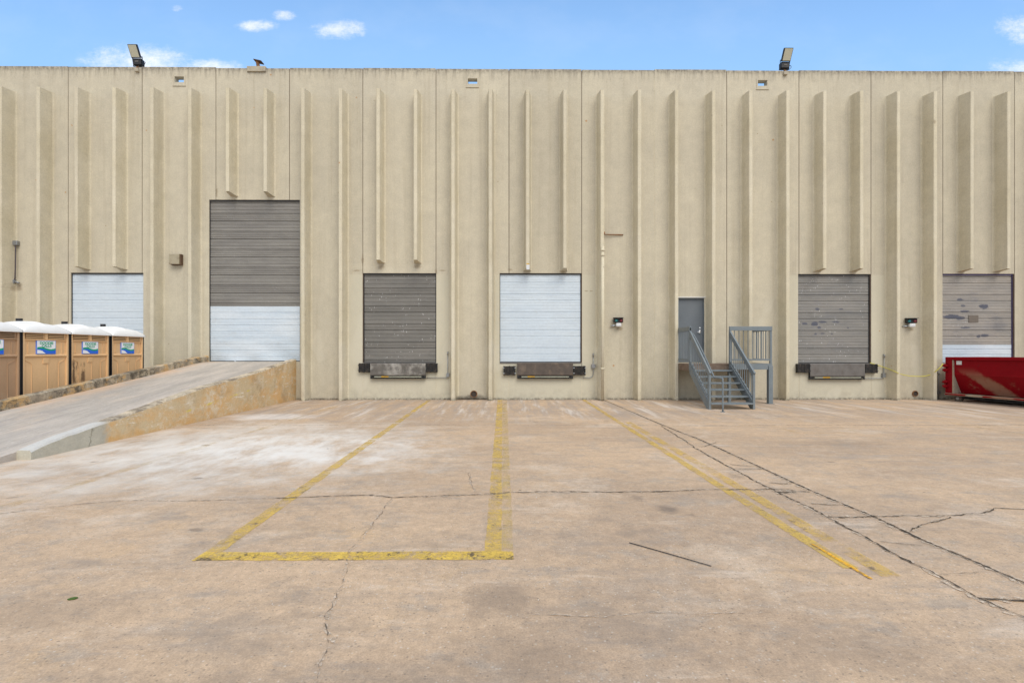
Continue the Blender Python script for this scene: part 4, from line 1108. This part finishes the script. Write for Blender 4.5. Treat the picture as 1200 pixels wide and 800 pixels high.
# rear door with posts
bm = BM(); box(bm, .0, CWd, -.05, .0, Z0, Z1-.0, .01)
dr = cpart('rear_door', bm, M_red)
for z in (Z0+.22, Z1-.42):
    for s_ in (0, .14):
        bm = BM(); box(bm, -.09, .10, -.10, .03, z+s_-.035, z+s_+.035, .012); tube(bm, [(-.06, -.03, z+s_-.06), (-.06, -.03, z+s_+.06)], .028, 8); cpart('hinge', bm, M_red, dr)
for x in (0.0, CWd-.10):
    bm = BM(); box(bm, x, x+.10, -.20, -.052, Z0, Z1-.091, .012); cpart('corner_post', bm, M_red)
bm = BM()      # bare flange facing the yard, exposed where the tub tapers
prism(bm, [(.012, Z1-.092), (.075, Z1-.092), (.075, ZM+.01), (.37, Z0+.0), (.012, Z0+.0)], 'y', -.235, -.202); cpart('end_flange', bm, M_bare)
bm = BM(); box(bm, -.03, .13, -.62, .0, Z0-.07, Z0-.003, .01, 1); box(bm, -.03, .13, -1.05, -.625, Z0-.07, Z0-.003, .01, 0); box(bm, -.03, .13, -CL, -1.055, Z0-.07, Z0-.003, .01, 1); box(bm, CWd-.13, CWd+.03, -CL, .0, Z0-.07, Z0-.003, .01, 1); cpart('bottom_rail', bm, [M_bare, M_red])
bm = BM()
for x in (.45, CWd-.55): box(bm, x, x+.1, -CL, -.05, .06, Z0-.005, .008)
for k in range(9): box(bm, .1, CWd-.1, -.5-k*.55, -.42-k*.55, Z0-.12, Z0-.072)
cpart('underframe', bm, M_blacksteel)
for x in (.10, CWd-.22):
    for y in (-.30, -CL+.4):
        bm = BM(); tube(bm, [(x, y, .1), (x+.12, y, .1)], .1, 20); wh_ = cpart('wheel', bm, M_ruststeel)
        bm = BM(); tube(bm, [(x-.012, y, .1), (x+.005, y, .1)], .045, 14); cpart('hub', bm, M_conduit, wh_)
bm = BM(); box(bm, .038, .049, -.45, -.30, Z1-.24, Z1-.12, .002); cpart('sticker', bm, M_white)

# ------------------------------------------------------------------ loose bits
a, b = G(737.5, 636.5), G(833.5, 664)
bm = BM(); tube(bm, [Vector((0, 0, .008)), (b-a)*.5+Vector((.0, .004, .008)), (b-a)+Vector((0, 0, .008))], .0036, 6)
rd = obj('metal_rod', bm, plain('dark_rod', (.05, .045, .04), .7)); rd.location = a; tag(rd, 'thin dark metal rod lying on the concrete between the yellow lines', 'rod')
bm = BM(); a = G(85, 702)
prism(bm, [(-.024, -.012), (-.008, -.016), (.018, -.006), (.026, .012), (.0, .018), (-.016, .006)], 'z', .004, .010)
lf = obj('leaf', bm, M_leaf); lf.location = a; tag(lf, 'small green leaf lying on the bare concrete at the lower left', 'leaf')
bm = BM()
for i in range(200):
    d_ = random.uniform(2.2, 15); X = random.uniform(-1.1, 1.1)*d_
    if X < -6.9: continue
    r = random.uniform(.002, .006)*(1+(random.random() < .08)*1.4); M_ = Matrix.Translation((X, -D+d_, r*.4)) @ Matrix.Rotation(random.random()*6, 4, 'Z') @ Matrix.Diagonal((1, random.uniform(.5, 1), .6, 1))
    bmesh.ops.create_icosphere(bm, subdivisions=1, radius=r, matrix=M_)
tag(obj('stone_chips', bm, M_pebble), 'tiny pale stone chips scattered over the concrete yard', 'gravel', kind='stuff')
